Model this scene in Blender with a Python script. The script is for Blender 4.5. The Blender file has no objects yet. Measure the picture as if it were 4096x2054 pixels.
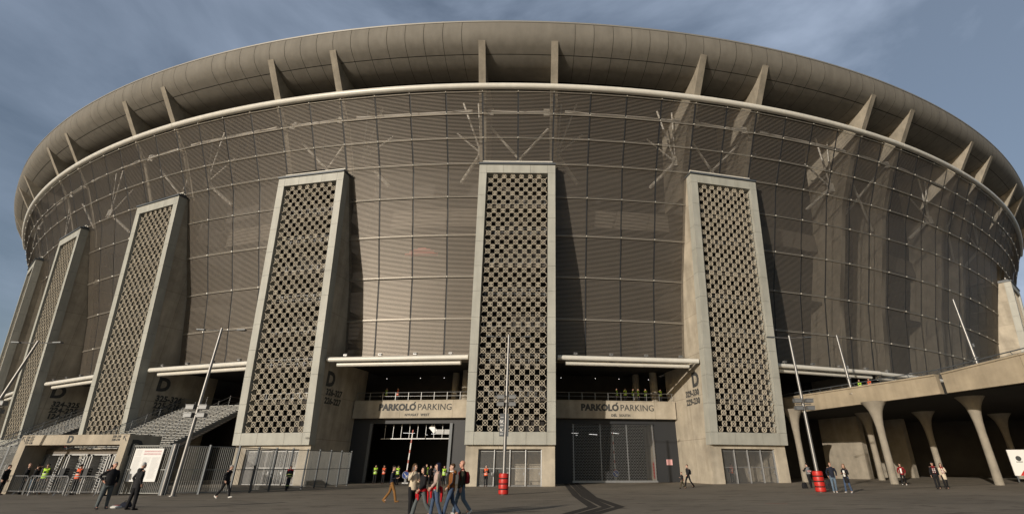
import bpy, bmesh, math, random
import numpy as np
from math import sin, cos, pi, radians, atan2, hypot
from mathutils import Matrix, Vector
random.seed(7)
C = bpy.context.scene.collection
sc = bpy.context.scene

# ------------------------------------------------------------------ camera
HC = 1.53
F_PX, PITCH, ROLL, YAW, CXO, CYO = 2032.453, radians(26.15394), radians(0.09568), radians(0.7765), 144.4426, -150.0324
_fw = Vector((sin(YAW)*cos(PITCH), cos(YAW)*cos(PITCH), sin(PITCH)))
_rt = Vector((cos(YAW), -sin(YAW), 0)); _up = _rt.cross(_fw)
_r2 = cos(ROLL)*_rt + sin(ROLL)*_up; _u2 = -sin(ROLL)*_rt + cos(ROLL)*_up
cam_d = bpy.data.cameras.new('camera'); cam = bpy.data.objects.new('camera', cam_d); C.objects.link(cam)
cam.matrix_world = Matrix(((_r2.x, _u2.x, -_fw.x, 0), (_r2.y, _u2.y, -_fw.y, 0), (_r2.z, _u2.z, -_fw.z, HC), (0, 0, 0, 1)))
cam_d.sensor_width = 36; cam_d.lens = 36*F_PX/4096
cam_d.shift_x = -CXO/4096; cam_d.shift_y = CYO/4096
cam_d.clip_end = 4000; cam_d.clip_start = 0.1
sc.camera = cam

# ------------------------------------------------------------------ sky and sun
SUN_AZ, SUN_EL = radians(216), radians(12.5)      # azimuth clockwise from +Y: behind the camera, to the left
sun_vec = Vector((sin(SUN_AZ)*cos(SUN_EL), cos(SUN_AZ)*cos(SUN_EL), sin(SUN_EL)))
sd = bpy.data.lights.new('sun', 'SUN'); so = bpy.data.objects.new('sun', sd); C.objects.link(so)
sd.energy = 3.9; sd.angle = radians(0.5); sd.color = (1.0, 0.905, 0.775)
so.rotation_euler = sun_vec.to_track_quat('Z', 'Y').to_euler(); so.location = (-60, -80, 60)
w = bpy.data.worlds.new('World'); sc.world = w; w.use_nodes = True
nt = w.node_tree; nd = nt.nodes; nd.clear()
def wn(t, **k):
    n = nd.new(t)
    for a, b in k.items(): setattr(n, a, b)
    return n
out = wn('ShaderNodeOutputWorld'); bg = wn('ShaderNodeBackground'); sky = wn('ShaderNodeTexSky', sky_type='NISHITA')
sky.sun_disc = False; sky.sun_elevation = SUN_EL; sky.sun_rotation = SUN_AZ; sky.air_density = 1.0; sky.dust_density = 1.5; sky.ozone_density = 1.5
tc = wn('ShaderNodeTexCoord'); mp = wn('ShaderNodeMapping'); mp.inputs['Scale'].default_value = (1.2, 1.2, 3.4); mp.inputs['Rotation'].default_value = (0.2, 0.5, 0.6)
nz = wn('ShaderNodeTexNoise'); nz.inputs['Scale'].default_value = 1.5; nz.inputs['Detail'].default_value = 7; nz.inputs['Roughness'].default_value = 0.55; nz.inputs['Distortion'].default_value = 0.35
rp = wn('ShaderNodeValToRGB'); rp.color_ramp.elements[0].position = 0.40; rp.color_ramp.elements[1].position = 0.64
rp.color_ramp.elements[0].color = (0.30, 0.30, 0.30, 1); rp.color_ramp.elements[1].color = (0.9, 0.9, 0.9, 1)
mx = wn('ShaderNodeMixRGB'); mx.inputs[2].default_value = (5.5, 6.6, 8.5, 1)
L = nt.links.new
L(tc.outputs['Generated'], mp.inputs['Vector']); L(mp.outputs[0], nz.inputs['Vector']); L(nz.outputs['Fac'], rp.inputs['Fac'])
sep = wn('ShaderNodeSeparateXYZ'); L(tc.outputs['Generated'], sep.inputs[0])
my = wn('ShaderNodeMapRange'); my.inputs['From Min'].default_value = -0.1; my.inputs['From Max'].default_value = 0.45; L(sep.outputs['Y'], my.inputs['Value'])   # the haze lies over the stadium side of the sky
mxx = wn('ShaderNodeMapRange'); mxx.inputs['From Min'].default_value = -0.7; mxx.inputs['From Max'].default_value = 0.7; mxx.inputs['To Min'].default_value = 0.6; mxx.inputs['To Max'].default_value = 1.25; L(sep.outputs['X'], mxx.inputs['Value'])
m_a = wn('ShaderNodeMath', operation='MULTIPLY'); L(rp.outputs['Color'], m_a.inputs[0]); L(my.outputs[0], m_a.inputs[1])
m_b = wn('ShaderNodeMath', operation='MULTIPLY'); m_b.use_clamp = True; L(m_a.outputs[0], m_b.inputs[0]); L(mxx.outputs[0], m_b.inputs[1])
L(m_b.outputs[0], mx.inputs['Fac']); L(sky.outputs['Color'], mx.inputs[1]); L(mx.outputs[0], bg.inputs['Color']); L(bg.outputs[0], out.inputs['Surface'])
bg.inputs['Strength'].default_value = 0.078
sc.view_settings.view_transform = 'Standard'; sc.view_settings.look = 'None'; sc.view_settings.gamma = 1; sc.view_settings.exposure = -0.1
sc.view_settings.use_curve_mapping = False
sc.render.engine = 'CYCLES'; sc.cycles.max_bounces = 6

# ------------------------------------------------------------------ pixel helpers (real places from measured rays)
def ray(u, v): return _fw + _r2*((u-2048-CXO)/F_PX) + _u2*((1027+CYO-v)/F_PX)
def gz(x, y): return 0.0095*min(max(x, 0), 80) + 0.008*min(max(y-42, 0), 30)
def at(u, v, y):
    d = ray(u, v); return Vector((0, 0, HC)) + d*(y/d.y)
def G(u, v):
    d = ray(u, v); t = -HC/d.z
    for _ in range(30):
        x, y = d.x*t, d.y*t; t = 0.5*t + 0.5*(gz(x, y)-HC)/d.z
    return Vector((d.x*t, d.y*t, gz(d.x*t, d.y*t)))

# ------------------------------------------------------------------ materials
MATS = {}
def mat(name, col, rough=0.7, metal=0.0, var=0.0, scale=2.0, bump=0.0, streak=0.0, emit=0.0, spec=0.5, joint=None, coat=0.0):
    if name in MATS: return MATS[name]
    m = bpy.data.materials.new(name); m.use_nodes = True; t = m.node_tree; b = t.nodes['Principled BSDF']
    b.inputs['Base Color'].default_value = (*col, 1); b.inputs['Roughness'].default_value = rough; b.inputs['Metallic'].default_value = metal
    b.inputs['Specular IOR Level'].default_value = spec
    if coat: b.inputs['Coat Weight'].default_value = coat
    if emit:
        b.inputs['Emission Color'].default_value = (*col, 1); b.inputs['Emission Strength'].default_value = emit
    cur = None
    if var or bump or streak or joint:
        c = t.nodes.new('ShaderNodeTexCoord')
    if var:
        n = t.nodes.new('ShaderNodeTexNoise'); n.inputs['Scale'].default_value = scale; n.inputs['Detail'].default_value = 8; n.inputs['Roughness'].default_value = 0.62
        t.links.new(c.outputs['Object'], n.inputs['Vector'])
        r = t.nodes.new('ShaderNodeValToRGB'); r.color_ramp.elements[0].position = 0.3; r.color_ramp.elements[1].position = 0.72
        r.color_ramp.elements[0].color = (*[x*(1-var) for x in col], 1); r.color_ramp.elements[1].color = (*[min(1, x*(1+var)) for x in col], 1)
        t.links.new(n.outputs['Fac'], r.inputs['Fac']); cur = r.outputs['Color']
    def mul(cur, fac_out, amt):
        mm = t.nodes.new('ShaderNodeMixRGB'); mm.blend_type = 'MULTIPLY'; mm.inputs['Fac'].default_value = amt
        if cur: t.links.new(cur, mm.inputs[1])
        else: mm.inputs[1].default_value = (*col, 1)
        t.links.new(fac_out, mm.inputs[2]); return mm.outputs[0]
    if streak:                                  # rain streaks running down the wall
        p = t.nodes.new('ShaderNodeMapping'); p.inputs['Scale'].default_value = (1.1, 1.1, 0.09)
        n = t.nodes.new('ShaderNodeTexNoise'); n.inputs['Scale'].default_value = 1.3; n.inputs['Detail'].default_value = 6
        t.links.new(c.outputs['Object'], p.inputs['Vector']); t.links.new(p.outputs[0], n.inputs['Vector'])
        r = t.nodes.new('ShaderNodeValToRGB'); r.color_ramp.elements[0].position = 0.34; r.color_ramp.elements[1].position = 0.62
        r.color_ramp.elements[0].color = (0.45, 0.43, 0.40, 1); r.color_ramp.elements[1].color = (1, 1, 1, 1)
        t.links.new(n.outputs['Fac'], r.inputs['Fac']); cur = mul(cur, r.outputs['Color'], streak)
    if joint:                                   # formwork joints on (y, z)
        sx = t.nodes.new('ShaderNodeSeparateXYZ'); cb = t.nodes.new('ShaderNodeCombineXYZ'); t.links.new(c.outputs['Object'], sx.inputs[0])
        ad = t.nodes.new('ShaderNodeMath'); ad.operation = 'ADD'; t.links.new(sx.outputs[0], ad.inputs[0]); t.links.new(sx.outputs[1], ad.inputs[1])
        t.links.new(ad.outputs[0], cb.inputs[0]); t.links.new(sx.outputs[2], cb.inputs[1])
        bt = t.nodes.new('ShaderNodeTexBrick'); bt.offset = 0.0; bt.inputs['Scale'].default_value = 1.0
        bt.inputs['Brick Width'].default_value = joint[0]; bt.inputs['Row Height'].default_value = joint[1]; bt.inputs['Mortar Size'].default_value = joint[2]
        bt.inputs['Color1'].default_value = (1, 1, 1, 1); bt.inputs['Color2'].default_value = (0.90, 0.90, 0.90, 1); bt.inputs['Mortar'].default_value = (0.45, 0.44, 0.42, 1)
        t.links.new(cb.outputs[0], bt.inputs['Vector']); cur = mul(cur, bt.outputs['Color'], 0.85)
    if cur: t.links.new(cur, b.inputs['Base Color'])
    if bump:
        n = t.nodes.new('ShaderNodeTexNoise'); n.inputs['Scale'].default_value = scale*14; n.inputs['Detail'].default_value = 5
        t.links.new(c.outputs['Object'], n.inputs['Vector'])
        q = t.nodes.new('ShaderNodeBump'); q.inputs['Strength'].default_value = bump; q.inputs['Distance'].default_value = 0.02
        t.links.new(n.outputs['Fac'], q.inputs['Height']); t.links.new(q.outputs[0], b.inputs['Normal'])
    MATS[name] = m; return m
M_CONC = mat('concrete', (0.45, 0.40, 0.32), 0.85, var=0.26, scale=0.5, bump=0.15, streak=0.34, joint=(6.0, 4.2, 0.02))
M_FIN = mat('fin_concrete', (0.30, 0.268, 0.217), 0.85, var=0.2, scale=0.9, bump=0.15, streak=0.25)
M_DARKC = mat('shaded_concrete', (0.045, 0.040, 0.035), 0.9, var=0.25, scale=0.5)  # concrete colour darkened to stand for shade inside the stadium
M_CEIL = mat('deep_shade_concrete', (0.022, 0.020, 0.018), 0.9, var=0.2, scale=0.5)  # near-black concrete: deep interior shade put into the colour
M_BAND = mat('parapet_concrete', (0.17, 0.15, 0.125), 0.85, var=0.2, scale=0.6)
M_CLAD = mat('grey_cladding', (0.385, 0.385, 0.345), 0.55, var=0.10, scale=0.6, streak=0.25)
M_GRILLE = mat('cast_grille', (0.43, 0.385, 0.31), 0.8, var=0.12, scale=1.5)
M_SLAT = mat('bronze_slat', (0.20, 0.174, 0.145), 0.45, metal=0.35, var=0.06, scale=0.25)
M_RAIL = mat('perforated_rail', (0.44, 0.41, 0.36), 0.4, metal=0.5, var=0.1, scale=3)
M_WHITE = mat('white_steel', (0.68, 0.66, 0.60), 0.35, var=0.05, scale=1.0, streak=0.12)
M_STRUT = mat('pale_strut', (0.60, 0.57, 0.52), 0.5)
M_ROOF = mat('roof_panel', (0.185, 0.171, 0.146), 0.8, var=0.10, scale=0.5, streak=0.22)
M_GAP = mat('dark_joint', (0.03, 0.028, 0.025), 0.9)
M_RIM = mat('roof_rim', (0.30, 0.285, 0.255), 0.5, metal=0.3)
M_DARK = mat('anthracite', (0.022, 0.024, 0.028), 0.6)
M_GALV = mat('galvanised_steel', (0.33, 0.335, 0.34), 0.45, metal=0.6, var=0.12, scale=6)
M_GREYST = mat('grey_painted_steel', (0.085, 0.095, 0.105), 0.5, metal=0.2)
M_POLE = mat('pole_steel', (0.24, 0.235, 0.23), 0.4, metal=0.6, var=0.1, scale=3, streak=0.2)
M_BLACK = mat('black_rubber', (0.015, 0.015, 0.016), 0.7)
M_RED = mat('red_plastic', (0.50, 0.022, 0.015), 0.45, var=0.1, scale=5)
M_TEXT = mat('lettering_grey', (0.045, 0.047, 0.048), 0.7)
M_LAMP = mat('strip_light', (1.0, 0.97, 0.92), 0.5, emit=1.3)
M_SMALL = mat('spot_light', (1.0, 0.98, 0.95), 0.5, emit=3.0)
M_PAPER = mat('white_paper', (0.72, 0.72, 0.71), 0.6)
M_PAPERTXT = mat('small_print', (0.50, 0.50, 0.50), 0.7)
M_PINK = mat('pink_print', (0.62, 0.25, 0.27), 0.7)
M_STEP = mat('steel_step', (0.46, 0.46, 0.44), 0.5, metal=0.3, var=0.1, scale=4)
M_REDSIGN = mat('red_sign', (0.45, 0.02, 0.02), 0.5)
M_BLUE = mat('blue_sign', (0.02, 0.07, 0.35), 0.4)
M_WP = mat('white_paint', (0.75, 0.74, 0.72), 0.5)
M_CHEV = mat('brown_inlay', (0.018, 0.013, 0.010), 0.8, var=0.25, scale=3)
M_ORANGEBEAM = mat('warm_concrete', (0.36, 0.30, 0.215), 0.85, var=0.2, scale=0.6, bump=0.15, streak=0.3)
M_RUST = mat('wall_red', (0.35, 0.03, 0.02), 0.6)
M_GREEN = mat('green_paint', (0.05, 0.25, 0.09), 0.5)
M_GLASS = mat('dark_glass', (0.02, 0.025, 0.03), 0.08)

# ------------------------------------------------------------------ mesh builder
class MB:
    def __init__(s): s.v = []; s.f = []; s.m = []; s.mi = 0
    def add(s, vs, fs):
        o = len(s.v); s.v += [tuple(map(float, p)) for p in vs]; s.f += [tuple(i+o for i in f) for f in fs]; s.m += [s.mi]*len(fs); return s
    def hexa(s, p):                              # p: 8 points, bottom loop 0-3, top loop 4-7
        return s.add(p, [(0, 3, 2, 1), (4, 5, 6, 7), (0, 1, 5, 4), (1, 2, 6, 5), (2, 3, 7, 6), (3, 0, 4, 7)])
    def box(s, x0, x1, y0, y1, z0, z1):
        return s.hexa([(x0, y0, z0), (x1, y0, z0), (x1, y1, z0), (x0, y1, z0), (x0, y0, z1), (x1, y0, z1), (x1, y1, z1), (x0, y1, z1)])
    def obox(s, a, b, w_, h_):                   # box beam from a to b, width w_ (horizontal), height h_
        a = Vector(a); b = Vector(b); d = (b-a).normalized(); r = d.cross(Vector((0, 0, 1)))
        r = Vector((1, 0, 0)) if r.length < 1e-4 else r.normalized()
        q = r.cross(d); r = r*w_/2; q = q*h_/2
        return s.hexa([a-r-q, a+r-q, b+r-q, b-r-q, a-r+q, a+r+q, b+r+q, b-r+q])
    def tube(s, pts, rad, n=8, cap=True):
        pts = [Vector(p) for p in pts]; k = len(pts)
        rad = rad if isinstance(rad, (list, tuple)) else [rad]*k
        ref = None; vs = []
        for i, p in enumerate(pts):
            d = (pts[min(i+1, k-1)]-pts[max(i-1, 0)]).normalized()
            if ref is None: ref = Vector((1, 0, 0)) if abs(d.x) < 0.8 else Vector((0, 1, 0))
            a = (ref-d*ref.dot(d)).normalized(); ref = a; b = d.cross(a)
            ra = rad[i] if isinstance(rad[i], (list, tuple)) else (rad[i], rad[i])
            for j in range(n):
                t = 2*pi*j/n; vs.append(p+a*cos(t)*ra[0]+b*sin(t)*ra[1])
        fs = [(i*n+j, i*n+(j+1) % n, (i+1)*n+(j+1) % n, (i+1)*n+j) for i in range(k-1) for j in range(n)]
        if cap: fs += [tuple(range(n-1, -1, -1)), tuple(range((k-1)*n, k*n))]
        return s.add(vs, fs)
    def prism(s, poly, fn, a, b):                # extrude polygon; fn(p, t) -> 3D point at extrusion coordinate t
        n = len(poly); vs = [fn(p, a) for p in poly]+[fn(p, b) for p in poly]
        return s.add(vs, [tuple(range(n-1, -1, -1)), tuple(range(n, 2*n))]+[(i, (i+1) % n, n+(i+1) % n, n+i) for i in range(n)])
    def lathe(s, prof, c=(0, 0, 0), n=20):       # prof [(r, z)]
        c = Vector(c); k = len(prof)
        vs = [c+Vector((r*cos(2*pi*j/n), r*sin(2*pi*j/n), z)) for r, z in prof for j in range(n)]
        fs = [(i*n+j, i*n+(j+1) % n, (i+1)*n+(j+1) % n, (i+1)*n+j) for i in range(k-1) for j in range(n)]
        fs += [tuple(range(n-1, -1, -1)), tuple(range((k-1)*n, k*n))]
        return s.add(vs, fs)
    def mesh(s, name, mats, smooth=False):
        me = bpy.data.meshes.new(name); me.from_pydata(s.v, [], s.f); me.update()
        for m in (mats if isinstance(mats, (list, tuple)) else [mats]): me.materials.append(m)
        if any(s.m): me.polygons.foreach_set('material_index', s.m)
        if smooth:
            me.polygons.foreach_set('use_smooth', [True]*len(me.polygons))
            me.set_sharp_from_angle(angle=radians(40))
        return me
    def build(s, name, mats, parent=None, smooth=False, mw=None):
        o = bpy.data.objects.new(name, s.mesh(name, mats, smooth)); C.objects.link(o)
        if parent: o.parent = parent
        if mw is not None: o.matrix_local = mw
        return o
def tag(o, label=None, cat=None, group=None, kind=None):
    if label: o['label'] = label
    if cat: o['category'] = cat
    if group: o['group'] = group
    if kind: o['kind'] = kind
    return o
def empty(name, loc=(0, 0, 0), rz=0, label=None, cat=None, group=None):
    o = bpy.data.objects.new(name, None); C.objects.link(o); o.location = loc; o.rotation_euler = (0, 0, rz); o.empty_display_size = 0.3
    return tag(o, label, cat, group)
def inst(name, me, parent=None, mw=None):
    o = bpy.data.objects.new(name, me); C.objects.link(o)
    if parent: o.parent = parent
    if mw is not None: o.matrix_local = mw
    return o
def text_mesh(body, size, bold=0.0, align='CENTER', ext=0.008, lines=1.0, shear=0.0, wide=1.0):
    cu = bpy.data.curves.new('text', 'FONT'); cu.body = body; cu.size = size; cu.align_x = align; cu.align_y = 'CENTER'; cu.offset = bold; cu.extrude = ext
    cu.space_line = lines; cu.shear = shear; cu.space_character = wide; cu.resolution_u = 3
    ob = bpy.data.objects.new('text', cu); me = bpy.data.meshes.new_from_object(ob); bpy.data.objects.remove(ob); bpy.data.curves.remove(cu); return me
def place_text(name, body, size, pos, xdir, mat_, parent=None, up=(0, 0, 1), label=None, **k):
    me = text_mesh(body, size, **k); me.materials.clear(); me.materials.append(mat_)
    x = Vector(xdir).normalized(); u = Vector(up); z = x.cross(u).normalized(); y = z.cross(x)
    mw = Matrix(((x.x, y.x, z.x, pos[0]), (x.y, y.y, z.y, pos[1]), (x.z, y.z, z.z, pos[2]), (0, 0, 0, 1)))
    o = inst(name, me, parent, mw)
    if label: o['label'] = label
    return o

# ------------------------------------------------------------------ stadium plan curve
K0, K2, K4, D0, X0, H2 = 0.0087717691, -0.64354763e-6, 0.23507165e-10, 46.3665167, -2.866402, 3.63287e-4
WB, GB = 8.4, 17.3533; U = WB+GB
_ds = 0.05; _tab = {1: [], -1: []}
for sg in (1, -1):
    x = y = h = 0.0; s_ = 0.0
    while s_ < 190:
        _tab[sg].append((x, y, h))
        k = K0+K2*s_*s_+K4*s_**4 if s_ < 108 else 0.0058
        x += cos(h)*_ds; y += sin(h)*_ds; h += k*_ds; s_ += _ds
def ring(s):
    sg = 1 if s >= 0 else -1
    i = min(int(round(abs(s)/_ds)), len(_tab[1])-1); x, y, h = _tab[1][i]
    return X0+sg*x, D0+y, sg*h
def zo(s, z): return H2*min(abs(s), 110)**2*max(0, min(1, z/41.5))**3
def RP(s, dl, z):
    x, y, h = ring(s); return Vector((x+dl*sin(h), y-dl*cos(h), z+zo(s, z)))
def unit_mw(k, lift=True):
    x, y, h = ring(k*U); m = Matrix.Rotation(h, 4, 'Z'); m.translation = (x, y, 0); return m
ZS = [11.5, 13.6, 20.9, 25.6, 32.9, 36.0, 38.7, 41.2]; DS = [-10.2, -9.94, -8.44, -6.9, -4.64, -3.05, -1.6, -0.25]
def dmesh(z): return float(np.interp(z, ZS, DS))
def dfront(z): return -6.65+(z-3.6)*(3.15/29.3)
COLS = []                                        # facade columns (s0, s1, unit or None)
for k in range(-5, 6):
    for j in range(2): COLS.append((k*U-WB/2+j*WB/2, k*U-WB/2+(j+1)*WB/2, k))
    if k < 5:
        for j in range(4): COLS.append((k*U+WB/2+j*GB/4, k*U+WB/2+(j+1)*GB/4, None))
PYL = [-5, -4, -3, -2, -1, 0, 1, 4, 5]

ST = empty('stadium', (X0, D0, 0), 0, 'huge round stadium with a flaring slatted facade, latticed concrete pylons and an overhanging roof rim', 'stadium')
STM = Matrix.Translation((-X0, -D0, 0))          # children are built in world coordinates
def part(mb, name, m, smooth=False, parent=ST):
    o = mb.build(name, m, parent, smooth)
    o.matrix_local = STM if parent == ST else Matrix()
    return o
def kids(o, parent, mw): o.parent = parent; o.matrix_local = mw

# roof: soffit panels on a dark backing, rim, top
SOF = [(3.44, 48.09), (3.44, 47.4), (3.32, 46.65), (3.0, 45.9), (2.42, 45.34), (1.6, 44.89), (0.9, 44.48), (0.0, 44.16), (-0.9, 44.0), (-1.9, 43.96)]
mb = MB()
edges = []
for k in range(-5, 6):
    edges += [k*U-WB/2+j*WB/4 for j in range(4)]
    if k < 5: edges += [k*U+WB/2+j*GB/8 for j in range(8)]
edges.append(5*U+WB/2)
for a, b in zip(edges[:-1], edges[1:]):
    for seg in (SOF[:6], SOF[5:]):
        gp = 0.022
        pts = [list(p) for p in seg]
        if seg[0] == SOF[5]: pts[0] = [pts[0][0]-0.04, pts[0][1]-0.015]
        else: pts[-1] = [pts[-1][0]+0.04, pts[-1][1]+0.015]
        row = [(RP(a+gp, d, z), RP(b-gp, d, z)) for d, z in pts]
        vs = [p for r in row for p in r]; mb.add(vs, [(2*i, 2*i+1, 2*i+3, 2*i+2) for i in range(len(row)-1)])
o = part(mb, 'roof_soffit', M_ROOF, True)
mb = MB()
for a, b in zip(edges[:-1], edges[1:]):
    pr = [(d-0.05, z+0.06) for d, z in SOF]
    row = [(RP(a, d, z), RP(b, d, z)) for d, z in pr]
    mb.add([p for r in row for p in r], [(2*i, 2*i+1, 2*i+3, 2*i+2) for i in range(len(row)-1)])
    top = [(3.3, 48.3), (-8, 49.6), (-26, 50.5), (-26, 0)]
    row = [(RP(a, d, z), RP(b, d, z)) for d, z in top]
    mb.add([p for r in row for p in r], [(2*i+2, 2*i+3, 2*i+1, 2*i) for i in range(len(row)-1)])
    row = [(RP(a, d, z), RP(b, d, z)) for d, z in [(-3.0, 44.9), (-12, 45.6), (-26, 46.4)]]
    mb.add([p for r in row for p in r], [(2*i, 2*i+1, 2*i+3, 2*i+2) for i in range(len(row)-1)])
part(mb, 'roof_backing', M_GAP)
mb = MB()
for a, b in zip(edges[:-1], edges[1:]):
    q = [(3.50, 48.06), (3.52, 48.24), (3.2, 48.36), (3.2, 48.1)]
    mb.hexa([RP(a, *q[0]), RP(b, *q[0]), RP(b, *q[3]), RP(a, *q[3]), RP(a, *q[1]), RP(b, *q[1]), RP(b, *q[2]), RP(a, *q[2])])
part(mb, 'roof_rim', M_RIM)
# white ring tube: straight-jointed segments
for i in range(-5, 6):
    for s0, s1 in ((i*U-WB/2, i*U+WB/2), (i*U+WB/2, i*U+WB/2+GB)):
        if s1 > 5*U+WB/2+.1: continue
        n = 4 if s1-s0 < 9 else 8
        mb = MB(); mb.tube([RP(s0+0.02+(s1-s0-0.04)*j/n, 0, 41.54) for j in range(n+1)], 0.38, 16)
        part(mb, 'ring_tube', M_WHITE, True)
# fins: radial concrete walls that carry the roof and stand behind the facade
for k in range(-5, 6):
    x, y, h = ring(k*U)
    for sd_ in (-1, 1):
        s = k*U+sd_*WB/2
        pyl = k in PYL
        outer = [(2.95, 45.78), (0.28, 41.9), (-0.7, 40.6)]
        zl = 31.0 if pyl else 0.0
        outer += [(dmesh(z)-0.75, z) for z in (38.7, 36, 33)]+([(dmesh(31)-0.75, 31.0)] if pyl else [(dmesh(z)-0.75, z) for z in (25.6, 20.9, 13.6)]+[(-11.0, 0)])
        inner = [(-16.5, 0), (-16.0, 12), (-13.6, 20.9), (-11.6, 27), (-10, 33), (-9.2, 39), (-8.4, 44.7)] if not pyl else [(-10.4, 31.0), (-10, 33), (-9.2, 39), (-8.4, 44.7)]
        sof = [(-3.0, 44.6), (-1.9, 44.03), (-0.9, 44.07), (0.0, 44.23), (0.9, 44.55), (1.6, 44.96), (2.38, 45.38)]
        poly = outer+inner+sof
        xs, ys, hs = ring(s)
        lx, ly = cos(h), sin(h); nx, ny = sin(h), -cos(h)      # both fins of a pair stand parallel
        def fn(p, t): return (xs+nx*p[0]+lx*t, ys+ny*p[0]+ly*t, p[1]+zo(s, p[1]))
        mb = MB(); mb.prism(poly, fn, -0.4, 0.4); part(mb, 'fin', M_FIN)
# facade slats, one strip per column
PITCH_S = 0.14
for s0, s1, k in COLS:
    mb = MB(); z = 12.35
    if k in PYL: z = 34.0
    a, b = s0+0.10, s1-0.10
    while z < 41.05:
        d = dmesh(z); hh, dd = 0.066, 0.043
        p = [RP(a, d, z), RP(b, d, z), RP(b, d-dd, z), RP(a, d-dd, z)]; q = [v+Vector((0, 0, hh)) for v in p]
        mb.add(p+q, [(3, 2, 1, 0), (4, 5, 6, 7), (0, 1, 5, 4), (2, 3, 7, 6)])
        z += PITCH_S
    zs_ = np.linspace(12.35 if k not in PYL else 34.0, 41.05, 8); mb.mi = 1
    for za, zb in zip(zs_[:-1], zs_[1:]):
        d0, d1 = dmesh(za)-0.05, dmesh(zb)-0.05; a, b = s0-0.085, s0+0.085
        mb.hexa([RP(a, d0, za), RP(b, d0, za), RP(b, d0-.06, za), RP(a, d0-.06, za), RP(a, d1, zb), RP(b, d1, zb), RP(b, d1-.06, zb), RP(a, d1-.06, zb)])
    part(mb, 'facade_screen', [M_SLAT, M_DARK])
# rails between the rows of screens
BANDS = [12.3, 16.5, 21.1, 25.6, 29.9, 33.6, 36.25, 38.75, 41.0]
for zi, zb in enumerate(BANDS):
    mb = MB()
    for ci, (s0, s1, k) in enumerate(COLS):
        if k in PYL and zb < 33.5:
            if mb.v: part(mb, 'facade_rail', [M_RAIL, M_WHITE]); mb = MB()
            continue
        d = dmesh(zb)+0.06; a, b = RP(s0, d, zb), RP(s1, d, zb)
        mb.mi = 0; mb.tube([a, b], 0.045, 6); mb.tube([a+Vector((0, 0, 0.14)), b+Vector((0, 0, 0.14))], 0.018, 5)
        mb.mi = 1; c = RP(s0, d+0.07, zb+0.05); mb.box(c.x-0.035, c.x+0.035, c.y-0.03, c.y+0.03, c.z-0.06, c.z+0.09)
    if mb.v: part(mb, 'facade_rail', [M_RAIL, M_WHITE])
# white steel struts behind the screens
def strut(a, b, r): MBs.tube([a, b], r, 10)
for k in range(-5, 5):
    s = k*U
    MBs = MB()                                   # pylon bay: horizontal tube and a cross
    strut(RP(s-3.6, -2.3, 39.6), RP(s+3.6, -2.3, 39.6), 0.22)
    strut(RP(s-3.7, -4.0, 38.8), RP(s+3.7, -7.0, 31.6), 0.16); strut(RP(s+3.7, -4.4, 38.8), RP(s-3.7, -7.4, 31.6), 0.16)
    for q in (-1, 1):
        c = RP(s+q*3.4, -2.3, 39.6); MBs.box(c.x-0.35, c.x+0.35, c.y-0.1, c.y+0.1, c.z-0.5, c.z+0.5)
    part(MBs, 'steel_strut', M_STRUT, True)
    MBs = MB(); g0, g1 = s+WB/2, s+WB/2+GB       # gap bay: long horizontal tube, raking legs from both piers
    strut(RP(g0+1.4, -2.2, 39.6), RP(g1-1.4, -2.2, 39.6), 0.24)
    for q, e in ((g0, 1), (g1, -1)):
        hub = RP(q+e*0.7, -6.0, 36.2)
        strut(hub, RP(q+e*3.2, -4.6, 42.8), 0.12); strut(hub, RP(q+e*4.2, -6.5, 39.6), 0.11); strut(hub, RP(q+e*1.2, -4.4, 42.6), 0.09)
        strut(hub, RP(q+e*3.6, -8.5, 33.6), 0.24)
        MBs.box(hub.x-0.35, hub.x+0.35, hub.y-0.35, hub.y+0.35, hub.z-0.7, hub.z+0.6)
    part(MBs, 'steel_strut', M_STRUT, True)
# inner drum, floors and parapets
def strip(mb, s0, s1, prof, n=6):
    for j in range(n):
        a, b = s0+(s1-s0)*j/n, s0+(s1-s0)*(j+1)/n
        row = [(RP(a, d, z), RP(b, d, z)) for d, z in prof]
        mb.add([p for r in row for p in r], [(2*i, 2*i+1, 2*i+3, 2*i+2) for i in range(len(prof)-1)])
def slab(mb, s0, s1, d0, d1, z0, z1, n=6):
    for j in range(n):
        a, b = s0+(s1-s0)*j/n, s0+(s1-s0)*(j+1)/n
        mb.hexa([RP(a, d0, z0), RP(b, d0, z0), RP(b, d1, z0), RP(a, d1, z0), RP(a, d0, z1), RP(b, d0, z1), RP(b, d1, z1), RP(a, d1, z1)])
mb = MB()
for i in range(-5, 5):
    s0, s1 = i*U-WB/2, i*U-WB/2+U
    strip(mb, s0, i*U+WB/2, [(-19, 46), (-19, 0)], 4)
    strip(mb, i*U+WB/2, s1, [(-19, 46), (-19, 8.2 if i in (-1, 0) else 0)], 8)
for sg_ in (-1, 1):
    s_ = sg_*(5*U+WB/2-0.3); mb.add([RP(s_, d, z) for d, z in ((-26, 0), (-11, 0), (-9, 20), (-4, 36), (-1, 41), (-8, 44.5), (-26, 47))], [tuple(range(7))])
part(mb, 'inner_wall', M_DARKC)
mb = MB()
for i in range(-5, 5):
    g0_, g1_ = i*U+WB/2+.45, i*U+WB/2+GB-.45
    fl = [(g0_, g1_, -11.6, 21.4, 21.8, 6), (g0_, g1_, -10.6, 28.6, 29.0, 6), (g0_, g1_, -9.2, 12.05, 12.35, 6)]
    if i in (1, 2, 3): fl.append((i*U-WB/2+.45, i*U+WB/2-.45, -9.2, 12.05, 12.35, 3))
    for a_, b_, d_, za_, zb_, n_ in fl:
        mb = MB(); slab(mb, a_, b_, d_, -19, za_, zb_, n_); part(mb, 'floor_slab', M_CEIL)
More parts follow.
